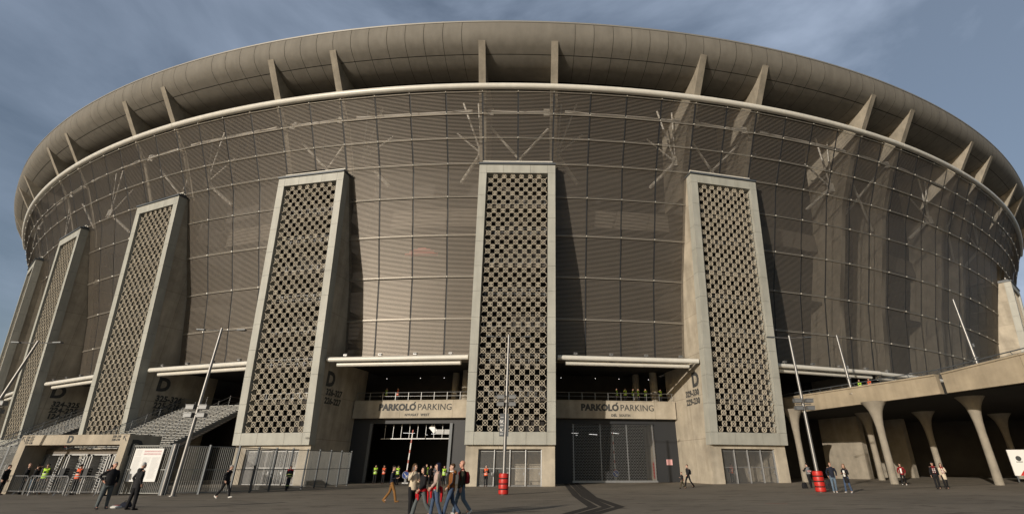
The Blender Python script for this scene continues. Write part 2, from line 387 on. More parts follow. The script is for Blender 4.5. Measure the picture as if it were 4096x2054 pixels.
for i in range(-5, 5):
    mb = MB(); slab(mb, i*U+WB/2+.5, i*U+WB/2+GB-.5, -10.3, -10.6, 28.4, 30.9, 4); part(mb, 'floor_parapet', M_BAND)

# red seats and barriers glimpsed through the screens
for s_, w_ in ((-0.5*U, 4.5), (1.5*U-5, 2.6)):
    n = 8; mb = MB()
    for j in range(n):
        a = s_-w_/2+w_*j/n; hgt = 0.9*(1-abs((j+0.5)/n*2-1)**2)
        mb.hexa([RP(a, -10.2, 24.6), RP(a+w_/n, -10.2, 24.6), RP(a+w_/n, -10.4, 24.6), RP(a, -10.4, 24.6), RP(a, -10.2, 24.75+hgt), RP(a+w_/n, -10.2, 24.75+hgt), RP(a+w_/n, -10.4, 24.75+hgt), RP(a, -10.4, 24.75+hgt)])
    part(mb, 'red_panel', M_RUST)

# ------------------------------------------------------------------ pylons (local: x along the wall, y inward, z up)
def df(z): return -dfront(z)                     # local y of the frame's front face
def dm(z): return -dmesh(z)
wall = MB()
for sg in (-1, 1):
    poly = [(df(33.0)+0.35, 33.0), (dm(32.9)+0.6, 33.0), (dm(25.6)+0.6, 25.6), (dm(20.9)+0.6, 20.9), (dm(13.6)+0.6, 13.6), (11.2, 12.0), (15.6, 12.0), (15.6, -0.3), (7.15, -0.3), (7.15, 3.6), (df(3.6)+0.35, 3.62)]
    fn = lambda p, t: (t, p[0], p[1])
    if sg < 0: wall.prism(poly, fn, -4.28, -3.6)
    else: wall.prism(poly, fn, 3.6, 4.28)
wall.box(-3.6, -3.05, 7.15, 8.0, -0.3, 3.6); wall.box(3.05, 3.6, 7.15, 8.0, -0.3, 3.6); wall.box(-3.05, 3.05, 7.15, 8.0, 3.25, 3.6)
wall.box(-3.6, 3.6, 7.6, 15.5, 3.6, 3.75)        # slab over the gate lobby
wall.box(-3.6, 3.6, 11.8, 12.0, -0.3, 3.6)
WALL_ME = wall.mesh('pylon', M_CONC)
frame = MB()
def fpiece(x0, x1, z0, z1, dep=1.0):
    g = 0.012
    frame.hexa([(x0+g, df(z0), z0+g), (x1-g, df(z0), z0+g), (x1-g, df(z0)+dep, z0+g), (x0+g, df(z0)+dep, z0+g),
                (x0+g, df(z1), z1-g), (x1-g, df(z1), z1-g), (x1-g, df(z1)+dep, z1-g), (x0+g, df(z1)+dep, z1-g)])
zz = np.linspace(4.75, 31.95, 11)
for sg in (-1, 1):
    for a, b in zip(zz[:-1], zz[1:]): fpiece(*(sorted((sg*3.5, sg*4.37))), a, b)
for z0, z1 in ((3.6, 4.75), (31.95, 32.95)):
    for a, b in ((-4.37, -3.5), (-3.5, -1.6), (-1.6, 1.5), (1.5, 3.5), (3.5, 4.37)): fpiece(a, b, z0, z1)
FRAME_ME = frame.mesh('pylon_frame', M_CLAD)
cap = MB()
cap.mi = 0; cap.box(-4.42, 4.42, 3.35, 5.3, 33.0, 33.2); cap.box(-4.1, 4.1, 3.75, 5.3, 33.25, 33.5)
cap.mi = 1; cap.tube([(-4.05, 4.1, 33.75), (4.05, 4.1, 33.75)], 0.11, 8)
CAP_ME = cap.mesh('pylon_cap', [M_GREYST, M_WHITE])
gr = MB()
N_ROWS = 52; z0g, z1g = 4.78, 31.92; pz = (z1g-z0g)/N_ROWS
def P(x, off, z): return (x, df(z)+off, z)
def bar(x0, za, x1, zb, w_, o0, o1):
    dx, dz = x1-x0, zb-za; l = hypot(dx, dz); nx_, nz_ = -dz/l*w_/2, dx/l*w_/2
    q = [(x0+nx_, za+nz_), (x0-nx_, za-nz_), (x1-nx_, zb-nz_), (x1+nx_, zb+nz_)]
    gr.add([P(a, o0, b) for a, b in q]+[P(a, o1, b) for a, b in q], [(0, 1, 2, 3), (1, 0, 4, 5), (2, 1, 5, 6), (3, 2, 6, 7), (0, 3, 7, 4)])
RO, RI, NS = 0.266, 0.22, 16
for r in range(N_ROWS):
    zc = z0g+(r+0.5)*pz
    xs_ = [-3+i for i in range(7)] if r % 2 == 0 else [-2.5+i for i in range(6)]
    for xc in xs_:
        vs = []
        for (rr, off) in ((RO, 0.25), (RI, 0.25), (RI, 0.40), (RO, 0.40)):
            vs += [P(xc+rr*cos(2*pi*j/NS), off, zc+rr*sin(2*pi*j/NS)) for j in range(NS)]
        fs = []
        for c0, c1 in ((0, 1), (1, 2), (3, 0)):
            fs += [(c0*NS+j, c0*NS+(j+1) % NS, c1*NS+(j+1) % NS, c1*NS+j) for j in range(NS)]
        gr.add(vs, fs)
        q = RI*0.72
        bar(xc-q, zc-q, xc+q, zc+q, 0.05, 0.28, 0.34); bar(xc-q, zc+q, xc+q, zc-q, 0.05, 0.282, 0.34)
        if r % 4 == 3:
            bar(xc-q, zc+q*0.85, xc+q, zc+q*0.85, 0.05, 0.278, 0.34); bar(xc-q, zc-q*0.85, xc+q, zc-q*0.85, 0.05, 0.278, 0.34)
        e = RO*0.7; 
        for sx_ in (-1, 1):                      # diagonal links to the next row up and down
            if abs(xc+sx_*0.5) < 3.6 or True:
                x2, z2 = xc+sx_*(0.5-e), zc+(pz-e)
                x2 = max(-3.48, min(3.48, x2))
                if r < N_ROWS-1: bar(xc+sx_*e, zc+e, x2 if abs(xc+sx_*.5) <= 3 else xc+sx_*0.45, z2 if abs(xc+sx_*.5) <= 3 else zc+0.45, 0.05, 0.28, 0.36)
                if abs(xc+sx_*.5) > 3: bar(xc+sx_*e, zc-e, xc+sx_*0.45, zc-0.45, 0.05, 0.28, 0.36)
GRILLE_ME = gr.mesh('grille', M_GRILLE)
land = MB()                                      # stair landings, rails and added dark shade liners inside the pylon
land.mi = 0
for i, z in enumerate(np.arange(7.6, 30, 3.45)):
    y0 = df(z)+1.15; y1 = max(y0+0.5, min(15, dm(z)+5))
    land.mi = 1; land.box(-3.5, 3.5, y0, y1, z, z+0.22)
    land.mi = 2
    for hh in (0.5, 1.0): land.box(-3.4, 3.4, y0+0.1, y0+0.14, z+hh, z+hh+0.04)
    for x in np.arange(-3.2, 3.3, 0.8): land.box(x-0.02, x+0.02, y0+0.1, y0+0.14, z+0.22, z+1.0)
    sg = 1 if i % 2 else -1
    land.mi = 1; land.obox((-2.6*sg, y0+1.3, z+0.1), (2.6*sg, y0+1.3, z+3.45), 1.2, 0.18)
land.mi = 3
land.box(-3.58, 3.58, 11.5, 11.6, 3.8, 13); land.box(-3.58, 3.58, 9.4, 9.5, 13, 21); land.box(-3.58, 3.58, 7.6, 7.7, 21, 33)
for sg in (-1, 1):  # thin dark sheets added so the grille gaps read as shade
    xa, xb = sorted((sg*3.56, sg*3.595))
    for za, zb in ((3.8, 12.9), (12.9, 20.9), (20.9, 32.9)):
        ya, yb = df(za)+1.1, df(zb)+1.1; yc = (11.5, 9.4, 7.6)[(3.8, 12.9, 20.9).index(za)]
        land.hexa([(xa, ya, za), (xb, ya, za), (xb, yc, za), (xa, yc, za), (xa, yb, zb), (xb, yb, zb), (xb, yc, zb), (xa, yc, zb)])
LAND_ME = land.mesh('landings_and_shade_liner', [M_DARKC, mat('shaded_landing_concrete', (0.09, 0.08, 0.068), 0.9), M_GALV, M_CEIL])  # landing colour darkened too, for shade behind the grille
gate = MB()                                      # one gate leaf, 1.5 wide
for x in (-0.7, 0.7): gate.box(x-0.03, x+0.03, -0.03, 0.03, 0.08, 3.1)
for z in (0.08, 1.55, 3.04): gate.box(-0.7, 0.7, -0.025, 0.025, z, z+0.06)
for x in np.arange(-0.62, 0.64, 0.077): gate.box(x-0.009, x+0.009, -0.009, 0.009, 0.1, 3.08)
gate.box(0.5, 0.62, -0.06, -0.03, 1.0, 1.25)
GATE_ME = gate.mesh('gate', M_GALV)
post = MB(); post.tube([(0, 0, -0.2), (0, 0, 3.24)], 0.065, 8); POST_ME = post.mesh('gate_post', M_GALV, True)
PY = {}
for k in PYL:
    m = unit_mw(k)
    x, y, h = ring(k*U); m.translation.z = gz(x, y)*0.6+zo(k*U, 33)*0.0
    if k >= 4: m = m @ Matrix.Diagonal((1, 1, 0.95, 1))
    elif k <= -2: m = m @ Matrix.Diagonal((1, 1, 1+zo(k*U, 33)/33*0.9, 1))
    p = inst('pylon', WALL_ME, ST, STM @ m); PY[k] = p
    inst('pylon_frame', FRAME_ME, p); inst('grille', GRILLE_ME, p); inst('pylon_cap', CAP_ME, p); inst('landings_and_shade_liner', LAND_ME, p)
    for i in range(4): inst('gate', GATE_ME, p, Matrix.Translation((-2.25+1.5*i, 7.5, 0)))
    for i in range(5): inst('gate_post', POST_ME, p, Matrix.Translation((-3.0+1.5*i, 7.4, 0)))
# sector lettering on the pylon flanks
def flank(k, side, ylet, D_z, lines, zs, size=0.92, dsz=2.0):
    xw = side*4.29; xd = (0, side, 0)            # text runs so that it reads from outside
    # stripes through the D are cut by thin concrete-coloured bars
    place_text('sector_letter', 'D', dsz, (xw, ylet[0], D_z), xd, M_TEXT, PY[k], bold=0.1)
    for i in range(5):
        mbx = MB(); zz_ = D_z-0.42+i*0.16; mbx.box(xw-0.016, xw+0.016, ylet[0]-0.62, ylet[0]+0.25-i*0.05, zz_, zz_+0.025); mbx.build('letter_stripe', M_BAND, PY[k])
    for i, t in enumerate(lines):
        place_text('sector_number', t, size, (xw, ylet[1], zs[0]-i*zs[1]), xd, M_TEXT, PY[k], bold=0.04, wide=1.05)
flank(-3, 1, (8.6, 9.9), 10.5, ['324-325', '224-225', '124-125'], (9.05, 0.76), 0.88, 2.1)
flank(-2, 1, (9.1, 10.2), 10.25, ['325-326', '225-226', '125-126'], (8.75, 0.76), 0.88, 2.0)
flank(-1, 1, (8.4, 9.4), 10.0, ['326-327', '226-227'], (8.75, 0.86), 0.84, 2.0)
flank(1, -1, (8.4, 9.4), 10.0, ['329-330', '229-230'], (8.75, 0.86), 0.84, 2.0)

# ------------------------------------------------------------------ canopies over the bays
flood = MB(); flood.box(-0.18, 0.18, -0.14, 0.14, 0.12, 0.3); flood.tube([(0, 0, 0), (0, 0, 0.15)], 0.03, 6); flood.obox((0, -0.05, 0.3), (0, -0.25, 0.22), 0.34, 0.03)
FLOOD_ME = flood.mesh('floodlight', M_GALV)
def canopy(kc, h0, h1):
    x, y, h = ring(kc*U); m = Matrix.Rotation(h, 4, 'Z'); m.translation = (x, y, 0)
    c = MB(); c.box(h0+.3, h1-.3, 8.0, 10.4, 11.95, 12.02)
    for xx in np.arange(h0+2, h1-1, 3.7): c.obox((xx, 7.3, 11.75), (xx+0.7, 9.8, 12.25), 0.16, 0.22)
    p = c.build('canopy', M_BAND, ST); p.matrix_local = STM @ m
    t = MB(); t.tube([(h0, 7.0, 11.85), (h1, 7.0, 11.85)], 0.25, 14); t.build('canopy_tube', M_WHITE, p, True)
    t = MB(); t.tube([(h0+.9, 7.55, 11.43), (h1-.9, 7.55, 11.43)], 0.24, 14); t.build('canopy_tube', M_WHITE, p, True)
    n = max(2, int((h1-h0)/3.4))
    for i in range(n): inst('floodlight', FLOOD_ME, p, Matrix.Translation((h0+(i+0.5)*(h1-h0)/n, 7.0, 12.08)))
for kc in (-3.5, -2.5, -1.5, -0.5, 0.5): canopy(kc, -7.55, 7.55)
for kc in (1.5, 2.5, 3.5): canopy(kc, -8.0, 8.0)
for kc in (2, 3): canopy(kc, -4.6, 4.6)

# ------------------------------------------------------------------ parking bays
def bay_mw(kc, z=0.0):
    x, y, h = ring(kc*U); m = Matrix.Rotation(h, 4, 'Z'); m.translation = (x, y, z); return STM @ m
for kc, sub in ((-0.5, 'NYUGAT  WEST'), (0.5, 'DEL  SOUTH')):
    b = MB(); b.box(-6.95, 6.95, 13.5, 14.2, 6.62, 8.5)
    beam = b.build('parking_beam', M_ORANGEBEAM if False else M_CONC, ST); beam.matrix_local = bay_mw(kc)
    place_text('lettering', 'PARKOLO', 0.93, (-1.85, 13.485, 7.72), (1, 0, 0), M_TEXT, beam, bold=0.05, wide=1.02)
    ac = MB(); ac.obox((0.02, 13.48, 8.12), (0.2, 13.48, 8.3), 0.01, 0.12); ac.build('accent', M_TEXT, beam)
    place_text('lettering', 'PARKING', 0.93, (2.45, 13.485, 7.72), (1, 0, 0), M_TEXT, beam, bold=0.006, wide=1.02)
    place_text('lettering', sub, 0.36, (0.5, 13.485, 6.93), (1, 0, 0), M_TEXT, beam, bold=0.012, wide=1.1)
    if kc > 0: ac = MB(); ac.obox((-0.17, 13.48, 7.09), (-0.10, 13.48, 7.16), 0.01, 0.04); ac.build('accent', M_TEXT, beam)
    r = MB(); r.tube([(-6.9, 13.7, 9.35), (6.9, 13.7, 9.35)], 0.035, 6); r.tube([(-6.9, 13.7, 8.95), (6.9, 13.7, 8.95)], 0.015, 5)
    for x in np.arange(-6.8, 6.9, 1.5): r.obox((x, 13.72, 8.5), (x, 13.68, 9.35), 0.05, 0.03)
    r.build('handrail', M_GALV, beam)
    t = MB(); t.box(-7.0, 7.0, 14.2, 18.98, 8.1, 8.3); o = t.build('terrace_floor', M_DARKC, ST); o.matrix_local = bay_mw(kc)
    cl = MB(); cl.tube([(5.3, 15.6, 8.3), (5.3, 15.6, 12.0)], 0.45, 16); cl.tube([(3.6, 17.2, 8.3), (3.6, 17.2, 12.0)], 0.4, 16)
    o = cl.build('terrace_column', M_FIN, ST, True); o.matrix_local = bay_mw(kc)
    # small ceiling lamps deep in the terrace
    l = MB()
    for x in (-5.5, -1.2, 1.8, 5.6): l.box(x-0.03, x+0.03, 18.2, 18.26, 11.6, 11.63)
    o = l.build('ceiling_lamp', M_SMALL, ST); o.matrix_local = bay_mw(kc)
    # door wall
    d = MB(); d.box(-7.2, -4.95, 14.25, 14.7, -0.2, 6.62); d.box(4.5, 7.2, 14.25, 14.7, -0.2, 6.62); d.box(-4.95, 4.5, 14.25, 14.7, 6.1, 6.62)
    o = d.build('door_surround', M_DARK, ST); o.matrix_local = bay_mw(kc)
    # garage room
    g = MB()
    g.add([(-4.95, 14.7, 0.12), (4.5, 14.7, 0.12), (14, 44, 0.12), (-14, 44, 0.12)], [(0, 1, 2, 3)])
    g.add([(-7, 14.7, 6.6), (7, 14.7, 6.6), (14, 44, 6.6), (-14, 44, 6.6)], [(0, 3, 2, 1)])
    g.add([(-14, 44, 0), (14, 44, 0), (14, 44, 6.6), (-14, 44, 6.6)], [(0, 1, 2, 3)])
    g.add([(-7, 14.6, 0), (-14, 44, 0), (-14, 44, 6.6), (-7, 14.6, 6.6)], [(0, 1, 2, 3)])
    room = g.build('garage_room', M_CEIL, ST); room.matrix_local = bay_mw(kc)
    g = MB(); g.add([(5.2, 14.7, 0), (7.5, 30, 0), (7.5, 30, 6.6), (5.2, 14.7, 6.6)], [(3, 2, 1, 0)]); g.build('garage_wall', M_CONC if kc > 0 else M_DARKC, room)  # sunlit bay keeps plain concrete, the other the shade-darkened one
    for i, (x, y, ln, tw) in enumerate([(-4, 22, 1.3, .2), (-2.4, 26, 1.2, .1), (-1, 24, 1.2, .3), (1.2, 21, 1.3, .5), (-3, 31, 1.2, 0), (0.8, 33, 1.2, .2), (3.2, 28, 1.3, .2), (2.2, 38, 1.2, .4), (-0.6, 38, 1.2, .1)]):
        q = MB(); q.obox((x, y, 5.6), (x+ln, y+tw*3, 5.6), 0.07, 0.04); q.build('strip_light', M_LAMP, room)
    if kc < 0:                                   # open doorway: hangers, rail and a silver duct
        q = MB(); q.box(-4.0, 4.5, 15.2, 15.26, 4.55, 4.63)
        for x in np.arange(-3.6, 4.5, 0.95): q.box(x-0.02, x+0.02, 15.2, 15.24, 4.6, 6.1)
        q.build('ceiling_track', M_GALV, room)
        q = MB(); q.obox((1.6, 15.6, 5.9), (2.2, 15.6, 5.3), 0.5, 0.5); q.obox((2.2, 15.6, 5.3), (5.2, 15.9, 5.3), 0.5, 0.5); q.build('air_duct', M_GALV, room)
        q = MB(); q.box(4.2, 4.5, 14.0, 14.25, 0, 6.1); q.box(-4.95, -4.65, 14.0, 14.25, 0, 6.1); q.build('door_rail', M_GREYST, room)
    else:                                        # closed roller grille
        q = MB(); row = 0; z = 0.45
        while z < 6.1:
            q.box(-4.9, 4.45, 14.5, 14.53, z, z+0.02)
            xo_ = 0 if row % 2 else 0.15
            for x in np.arange(-4.85+xo_, 4.45, 0.3): q.box(x-0.010, x+0.010, 14.502, 14.528, z+0.02, z+0.15)
            z += 0.15; row += 1
        for x in (-4.75, -1.7, 1.3, 4.3): q.box(x-0.05, x+0.05, 14.47, 14.5, 0.45, 6.1)
        q.box(-4.95, 4.5, 14.44, 14.56, 0.25, 0.45)
        q.build('roller_grille', M_GALV, room)
        q = MB(); q.box(5.25, 5.3, 17.6, 18.2, 0.6, 2.3); q.build('hose_cabinet', M_RUST, room)
# small notices by the right-hand garage door
def disc(mb, r, y0, y1, n=24, c=(0, 0)):
    vs = [(c[0]+r*cos(2*pi*j/n), y, c[1]+r*sin(2*pi*j/n)) for y in (y0, y1) for j in range(n)]
    mb.add(vs, [tuple(range(n)), tuple(range(2*n-1, n-1, -1))]+[(j, n+j, n+(j+1) % n, (j+1) % n) for j in range(n)])

# ------------------------------------------------------------------ ground
def ground_material():
    m = bpy.data.materials.new('paving'); m.use_nodes = True; t = m.node_tree; b = t.nodes['Principled BSDF']; l = t.links.new
    c = t.nodes.new('ShaderNodeTexCoord'); b.inputs['Roughness'].default_value = 0.8
    n1 = t.nodes.new('ShaderNodeTexNoise'); n1.inputs['Scale'].default_value = 0.12; n1.inputs['Detail'].default_value = 9; n1.inputs['Roughness'].default_value = 0.65
    l(c.outputs['Object'], n1.inputs['Vector'])
    r1 = t.nodes.new('ShaderNodeValToRGB'); e = r1.color_ramp.elements; e[0].position = 0.3; e[1].position = 0.7; e[0].color = (0.175, 0.148, 0.112, 1); e[1].color = (0.285, 0.243, 0.186, 1)
    l(n1.outputs['Fac'], r1.inputs['Fac'])
    bt = t.nodes.new('ShaderNodeTexBrick'); bt.inputs['Scale'].default_value = 1; bt.inputs['Brick Width'].default_value = 0.4; bt.inputs['Row Height'].default_value = 0.2; bt.inputs['Mortar Size'].default_value = 0.006
    bt.inputs['Color1'].default_value = (1, 1, 1, 1); bt.inputs['Color2'].default_value = (0.86, 0.86, 0.86, 1); bt.inputs['Mortar'].default_value = (0.5, 0.5, 0.5, 1)
    l(c.outputs['Object'], bt.inputs['Vector'])
    m1 = t.nodes.new('ShaderNodeMixRGB'); m1.blend_type = 'MULTIPLY'; m1.inputs['Fac'].default_value = 0.7; l(r1.outputs[0], m1.inputs[1]); l(bt.outputs['Color'], m1.inputs[2])
    mp_ = t.nodes.new('ShaderNodeMapping'); mp_.inputs['Scale'].default_value = (0.35, 0.9, 1); l(c.outputs['Object'], mp_.inputs['Vector'])
    n2 = t.nodes.new('ShaderNodeTexNoise'); n2.inputs['Scale'].default_value = 1.5; n2.inputs['Detail'].default_value = 5; n2.inputs['Distortion'].default_value = 0.6; l(mp_.outputs[0], n2.inputs['Vector'])
    r2 = t.nodes.new('ShaderNodeValToRGB'); e = r2.color_ramp.elements; e[0].position = 0.57; e[1].position = 0.66; e[0].color = (1, 1, 1, 1); e[1].color = (0.50, 0.46, 0.42, 1)
    l(n2.outputs['Fac'], r2.inputs['Fac'])
    m2 = t.nodes.new('ShaderNodeMixRGB'); m2.blend_type = 'MULTIPLY'; m2.inputs['Fac'].default_value = 0.9; l(m1.outputs[0], m2.inputs[1]); l(r2.outputs[0], m2.inputs[2])
    l(m2.outputs[0], b.inputs['Base Color'])
    n3 = t.nodes.new('ShaderNodeTexNoise'); n3.inputs['Scale'].default_value = 40; l(c.outputs['Object'], n3.inputs['Vector'])
    bp = t.nodes.new('ShaderNodeBump'); bp.inputs['Strength'].default_value = 0.25; bp.inputs['Distance'].default_value = 0.01; l(n3.outputs['Fac'], bp.inputs['Height']); l(bp.outputs[0], b.inputs['Normal'])
    return m
xs = [-1500, -400, -150, -60, -30, 0, 10, 20, 30, 40, 60, 80, 150, 400, 1500]; ys = [-1500, -300, -60, 0, 20, 42, 50, 60, 72, 150, 400, 1500]
mb = MB(); mb.add([(x, y, gz(x, y)) for y in ys for x in xs], [(j*len(xs)+i, j*len(xs)+i+1, (j+1)*len(xs)+i+1, (j+1)*len(xs)+i) for j in range(len(ys)-1) for i in range(len(xs)-1)])
tag(mb.build('ground', ground_material()), kind='structure')
def ribbon(pl, wd, dz, name, m, kind='structure'):
    mb = MB(); n = len(pl); vs = []
    for i, p in enumerate(pl):
        a = Vector(pl[max(i-1, 0)]); b = Vector(pl[min(i+1, n-1)]); d = (b-a).normalized(); q = Vector((-d.y, d.x))*wd/2; p = Vector(p)
        for s_ in (-1, 1): vs.append((p.x+q.x*s_, p.y+q.y*s_, gz(p.x+q.x*s_, p.y+q.y*s_)+dz))
    mb.add(vs, [(2*i+1, 2*i, 2*i+2, 2*i+3) for i in range(n-1)]); return tag(mb.build(name, m), kind=kind)
Zf = lambda pts: [(1800+x/1.976, 1400+y/1.976) for x, y in pts]
for st in ([(905, 1040), (1000, 1150), (1130, 1235), (925, 1292), (800, 1330)], [(950, 1040), (1070, 1155), (1240, 1235), (1040, 1292), (900, 1340)], [(990, 1040), (1130, 1160), (1345, 1235), (1130, 1294), (1000, 1335)]):
    ribbon([G(*p).xy for p in Zf(st)], 0.46, 0.004, 'road_marking', M_CHEV)
ribbon([G(u, v).xy for u, v in ((1250, 1976), (1517, 1977), (2800, 1974), (3400, 1962))]+[(60, 60)], 0.16, 0.004, 'drain_channel', M_GAP)
ribbon([G(3060, 2011).xy, G(3150, 2012).xy], 0.12, 0.004, 'road_marking', M_RUST)

for (u0, v0, u1, v1) in ((1250, 2003, 2600, 2001), (1300, 2012, 3300, 2000), (300, 2028, 1500, 2018), (2600, 2024, 4300, 2006), (-200, 1996, 1200, 1990)):
    ribbon([G(u0+(u1-u0)*i/6, v0+(v1-v0)*i/6).xy for i in range(7)], 0.06, 0.003, 'paving_joint', M_GAP)
random.seed(11); mb = MB()
for i in range(26):                              # damp dashes in the paving
    u, v = random.uniform(200, 4000), random.uniform(2018, 2052); p = G(u, v); l = random.uniform(0.15, 0.6); k_ = 10; a_, b_ = l, random.uniform(.03, .07)
    mb.add([(p.x+a_*cos(2*pi*j/k_)*random.uniform(.7, 1.1), p.y+b_*sin(2*pi*j/k_)*random.uniform(.6, 1.3), gz(p.x, p.y)+0.003) for j in range(k_)], [tuple(range(k_))])
tag(mb.build('damp_stains', M_CHEV), kind='stuff')
# small things on and by the garage wall (right bay)
BX = bay_mw(0.5); BW = Matrix.Translation((X0, D0, 0)) @ BX
def sign_disc(name, u, v, y, r, face, rim, label, cat, group=None, arrow=False, txt=None):
    p = at(u, v, y); t = empty(name, p, 0, label, cat, group)
    m = MB(); disc(m, r, -0.01, 0.02); m.build('sign_plate', rim, t)
    m = MB(); disc(m, r*0.80, -0.014, -0.0105); m.build('sign_face', face, t)
    if arrow:
        m = MB(); d = Vector((0.7, 0, -0.7)); m.obox(Vector((0, -0.018, 0))-d*r*0.75, Vector((0, -0.018, 0))+d*r*0.45, 0.006, r*0.2)
        e = d*r*0.72; m.add([(e.x, -0.02, e.z), (e.x-r*0.55, -0.02, e.z+0.02), (e.x-0.02, -0.02, e.z+r*0.55), (e.x, -0.016, e.z), (e.x-r*0.55, -0.016, e.z+0.02), (e.x-0.02, -0.016, e.z+r*0.55)], [(0, 1, 2), (3, 5, 4), (0, 3, 4, 1), (1, 4, 5, 2), (2, 5, 3, 0)])
        m.build('arrow', M_WP, t)
    if txt: place_text('lettering', txt, r*1.0, (0, -0.02, 0), (1, 0, 0), M_TEXT, t, bold=0.01, ext=0.003)
    return t
# they hang on the flank wall of the pylon right of the bay
def flank_point(k, side, y, z): return STM.inverted() @ PY[k].matrix_local @ Vector((side*4.30, y, z))
hR = ring(U)[2]
for z, txt, lb in ((3.75, 'i', 'upper round red rimmed sign on the pylon flank beside the roller grille'), (2.95, '5', 'lower round red rimmed sign on the pylon flank beside the roller grille')):
    t = empty('traffic_sign', flank_point(1, -1, 13.3, z), hR-pi/2, lb, 'sign', 'round signs on the pylon flank')
    m = MB(); disc(m, 0.30, -0.03, 0.0); m.build('sign_plate', M_RED, t); m = MB(); disc(m, 0.24, -0.036, -0.031); m.build('sign_face', M_WP, t)
    place_text('lettering', txt, 0.30, (0, -0.042, 0), (1, 0, 0), M_TEXT, t, bold=0.008, ext=0.003)
q = BW @ Vector((5.9, 14.22, 2.25)); t = empty('notice', q, ring(0.5*U)[2], 'small pink and white notice on the dark wall right of the roller grille', 'notice')
m = MB(); m.box(-0.33, 0.33, -0.02, 0.02, -0.28, 0.28); m.build('board', mat('pink_paper', (0.72, 0.42, 0.42), 0.6), t)
m = MB()
for i in range(4): m.box(-0.26, 0.26-0.1*(i % 2), -0.026, -0.021, 0.16-i*0.12, 0.2-i*0.12)
m.build('print', M_PINK, t)
q = flank_point(1, -1, 12.0, 1.45); t = empty('hose_reel', q, hR-pi/2, 'red and white coupling hanging on the pylon wall left of the man with the child', 'hose coupling')
m = MB(); m.tube([(0, 0, 0), (0, -0.22, 0.03)], 0.09, 10); m.tube([(0.02, -0.2, 0.02), (0.16, -0.3, -0.22)], [0.08, 0.12], 10); m.build('coupling', M_RED, t, True)
m = MB(); m.tube([(-0.02, -0.18, 0.0), (-0.14, -0.24, 0.18)], [0.06, 0.09], 10); m.build('cap', M_WP, t, True)

# raised barrier arms with a round arrow sign, one in each garage mouth
def barrier(u, v, y, top_v, side, label, slbl):
    b = at(u, v, y); b.z = gz(b.x, b.y); t = empty('parking_barrier', b, 0, label, 'barrier', 'parking barriers')
    m = MB(); m.box(-0.32, 0.32, -0.25, 0.25, 0, 0.14); m.build('foot', M_WP, t)
    m = MB(); m.box(-0.14, 0.14, -0.1, 0.1, 0.14, 1.0); m.build('cabinet', M_GALV, t)
    m = MB(); m.lathe([(0.02, 1.0), (0.14, 1.02), (0.17, 1.14), (0.12, 1.26), (0.02, 1.29)], n=14); m.build('motor', M_RED, t, True)
    m = MB(); n = 12
    for i in range(n):
        z0, z1 = 1.28+i*0.33, 1.28+(i+1)*0.33; l = 0.085*(side)
        m.mi = 1 if i % 3 == 2 else 0; za, zb = (z0, z1) if m.mi == 0 else (z0+0.0, z1)
        m.hexa([(l*(za-1.28)-0.05, -0.03, za), (l*(za-1.28)+0.05, -0.03, za), (l*(za-1.28)+0.05, 0.03, za), (l*(za-1.28)-0.05, 0.03, za), (l*(zb-1.28)-0.05, -0.03, zb), (l*(zb-1.28)+0.05, -0.03, zb), (l*(zb-1.28)+0.05, 0.03, zb), (l*(zb-1.28)-0.05, 0.03, zb)])
    m.build('barrier_arm', [M_WP, mat('faded_red', (0.5, 0.16, 0.13), 0.6)], t)
    s = empty('traffic_sign', b+Vector((-0.02*side, -0.3, 0.0)), 0, slbl, 'sign', 'round blue arrow signs')
    m = MB(); m.tube([(0, 0.04, 0), (0, 0.04, 0.95)], 0.03, 8); m.build('sign_post', M_GALV, s)
    m = MB(); disc(m, 0.36, -0.0, 0.03, c=(0, 0.82)); m.build('sign_rim', M_WP, s); m = MB(); disc(m, 0.335, -0.006, -0.001, c=(0, 0.82)); m.build('sign_face', M_BLUE, s)
    m = MB(); m.obox((-0.17, -0.012, 0.99), (0.1, -0.012, 0.72), 0.005, 0.075); m.add([(0.22, -0.014, 0.60), (-0.03, -0.014, 0.63), (0.19, -0.014, 0.85)], [(0, 1, 2)]); m.build('arrow', M_WP, s)
barrier(1623, 1919, 60.5, 1725, 0.55, 'raised red and white parking barrier in the open garage mouth', 'blue round arrow sign on the barrier in the open garage mouth')
barrier(2463, 1915, 65.8, 1740, -0.3, 'raised red and white parking barrier behind the closed roller grille', 'blue round arrow sign seen through the closed roller grille')

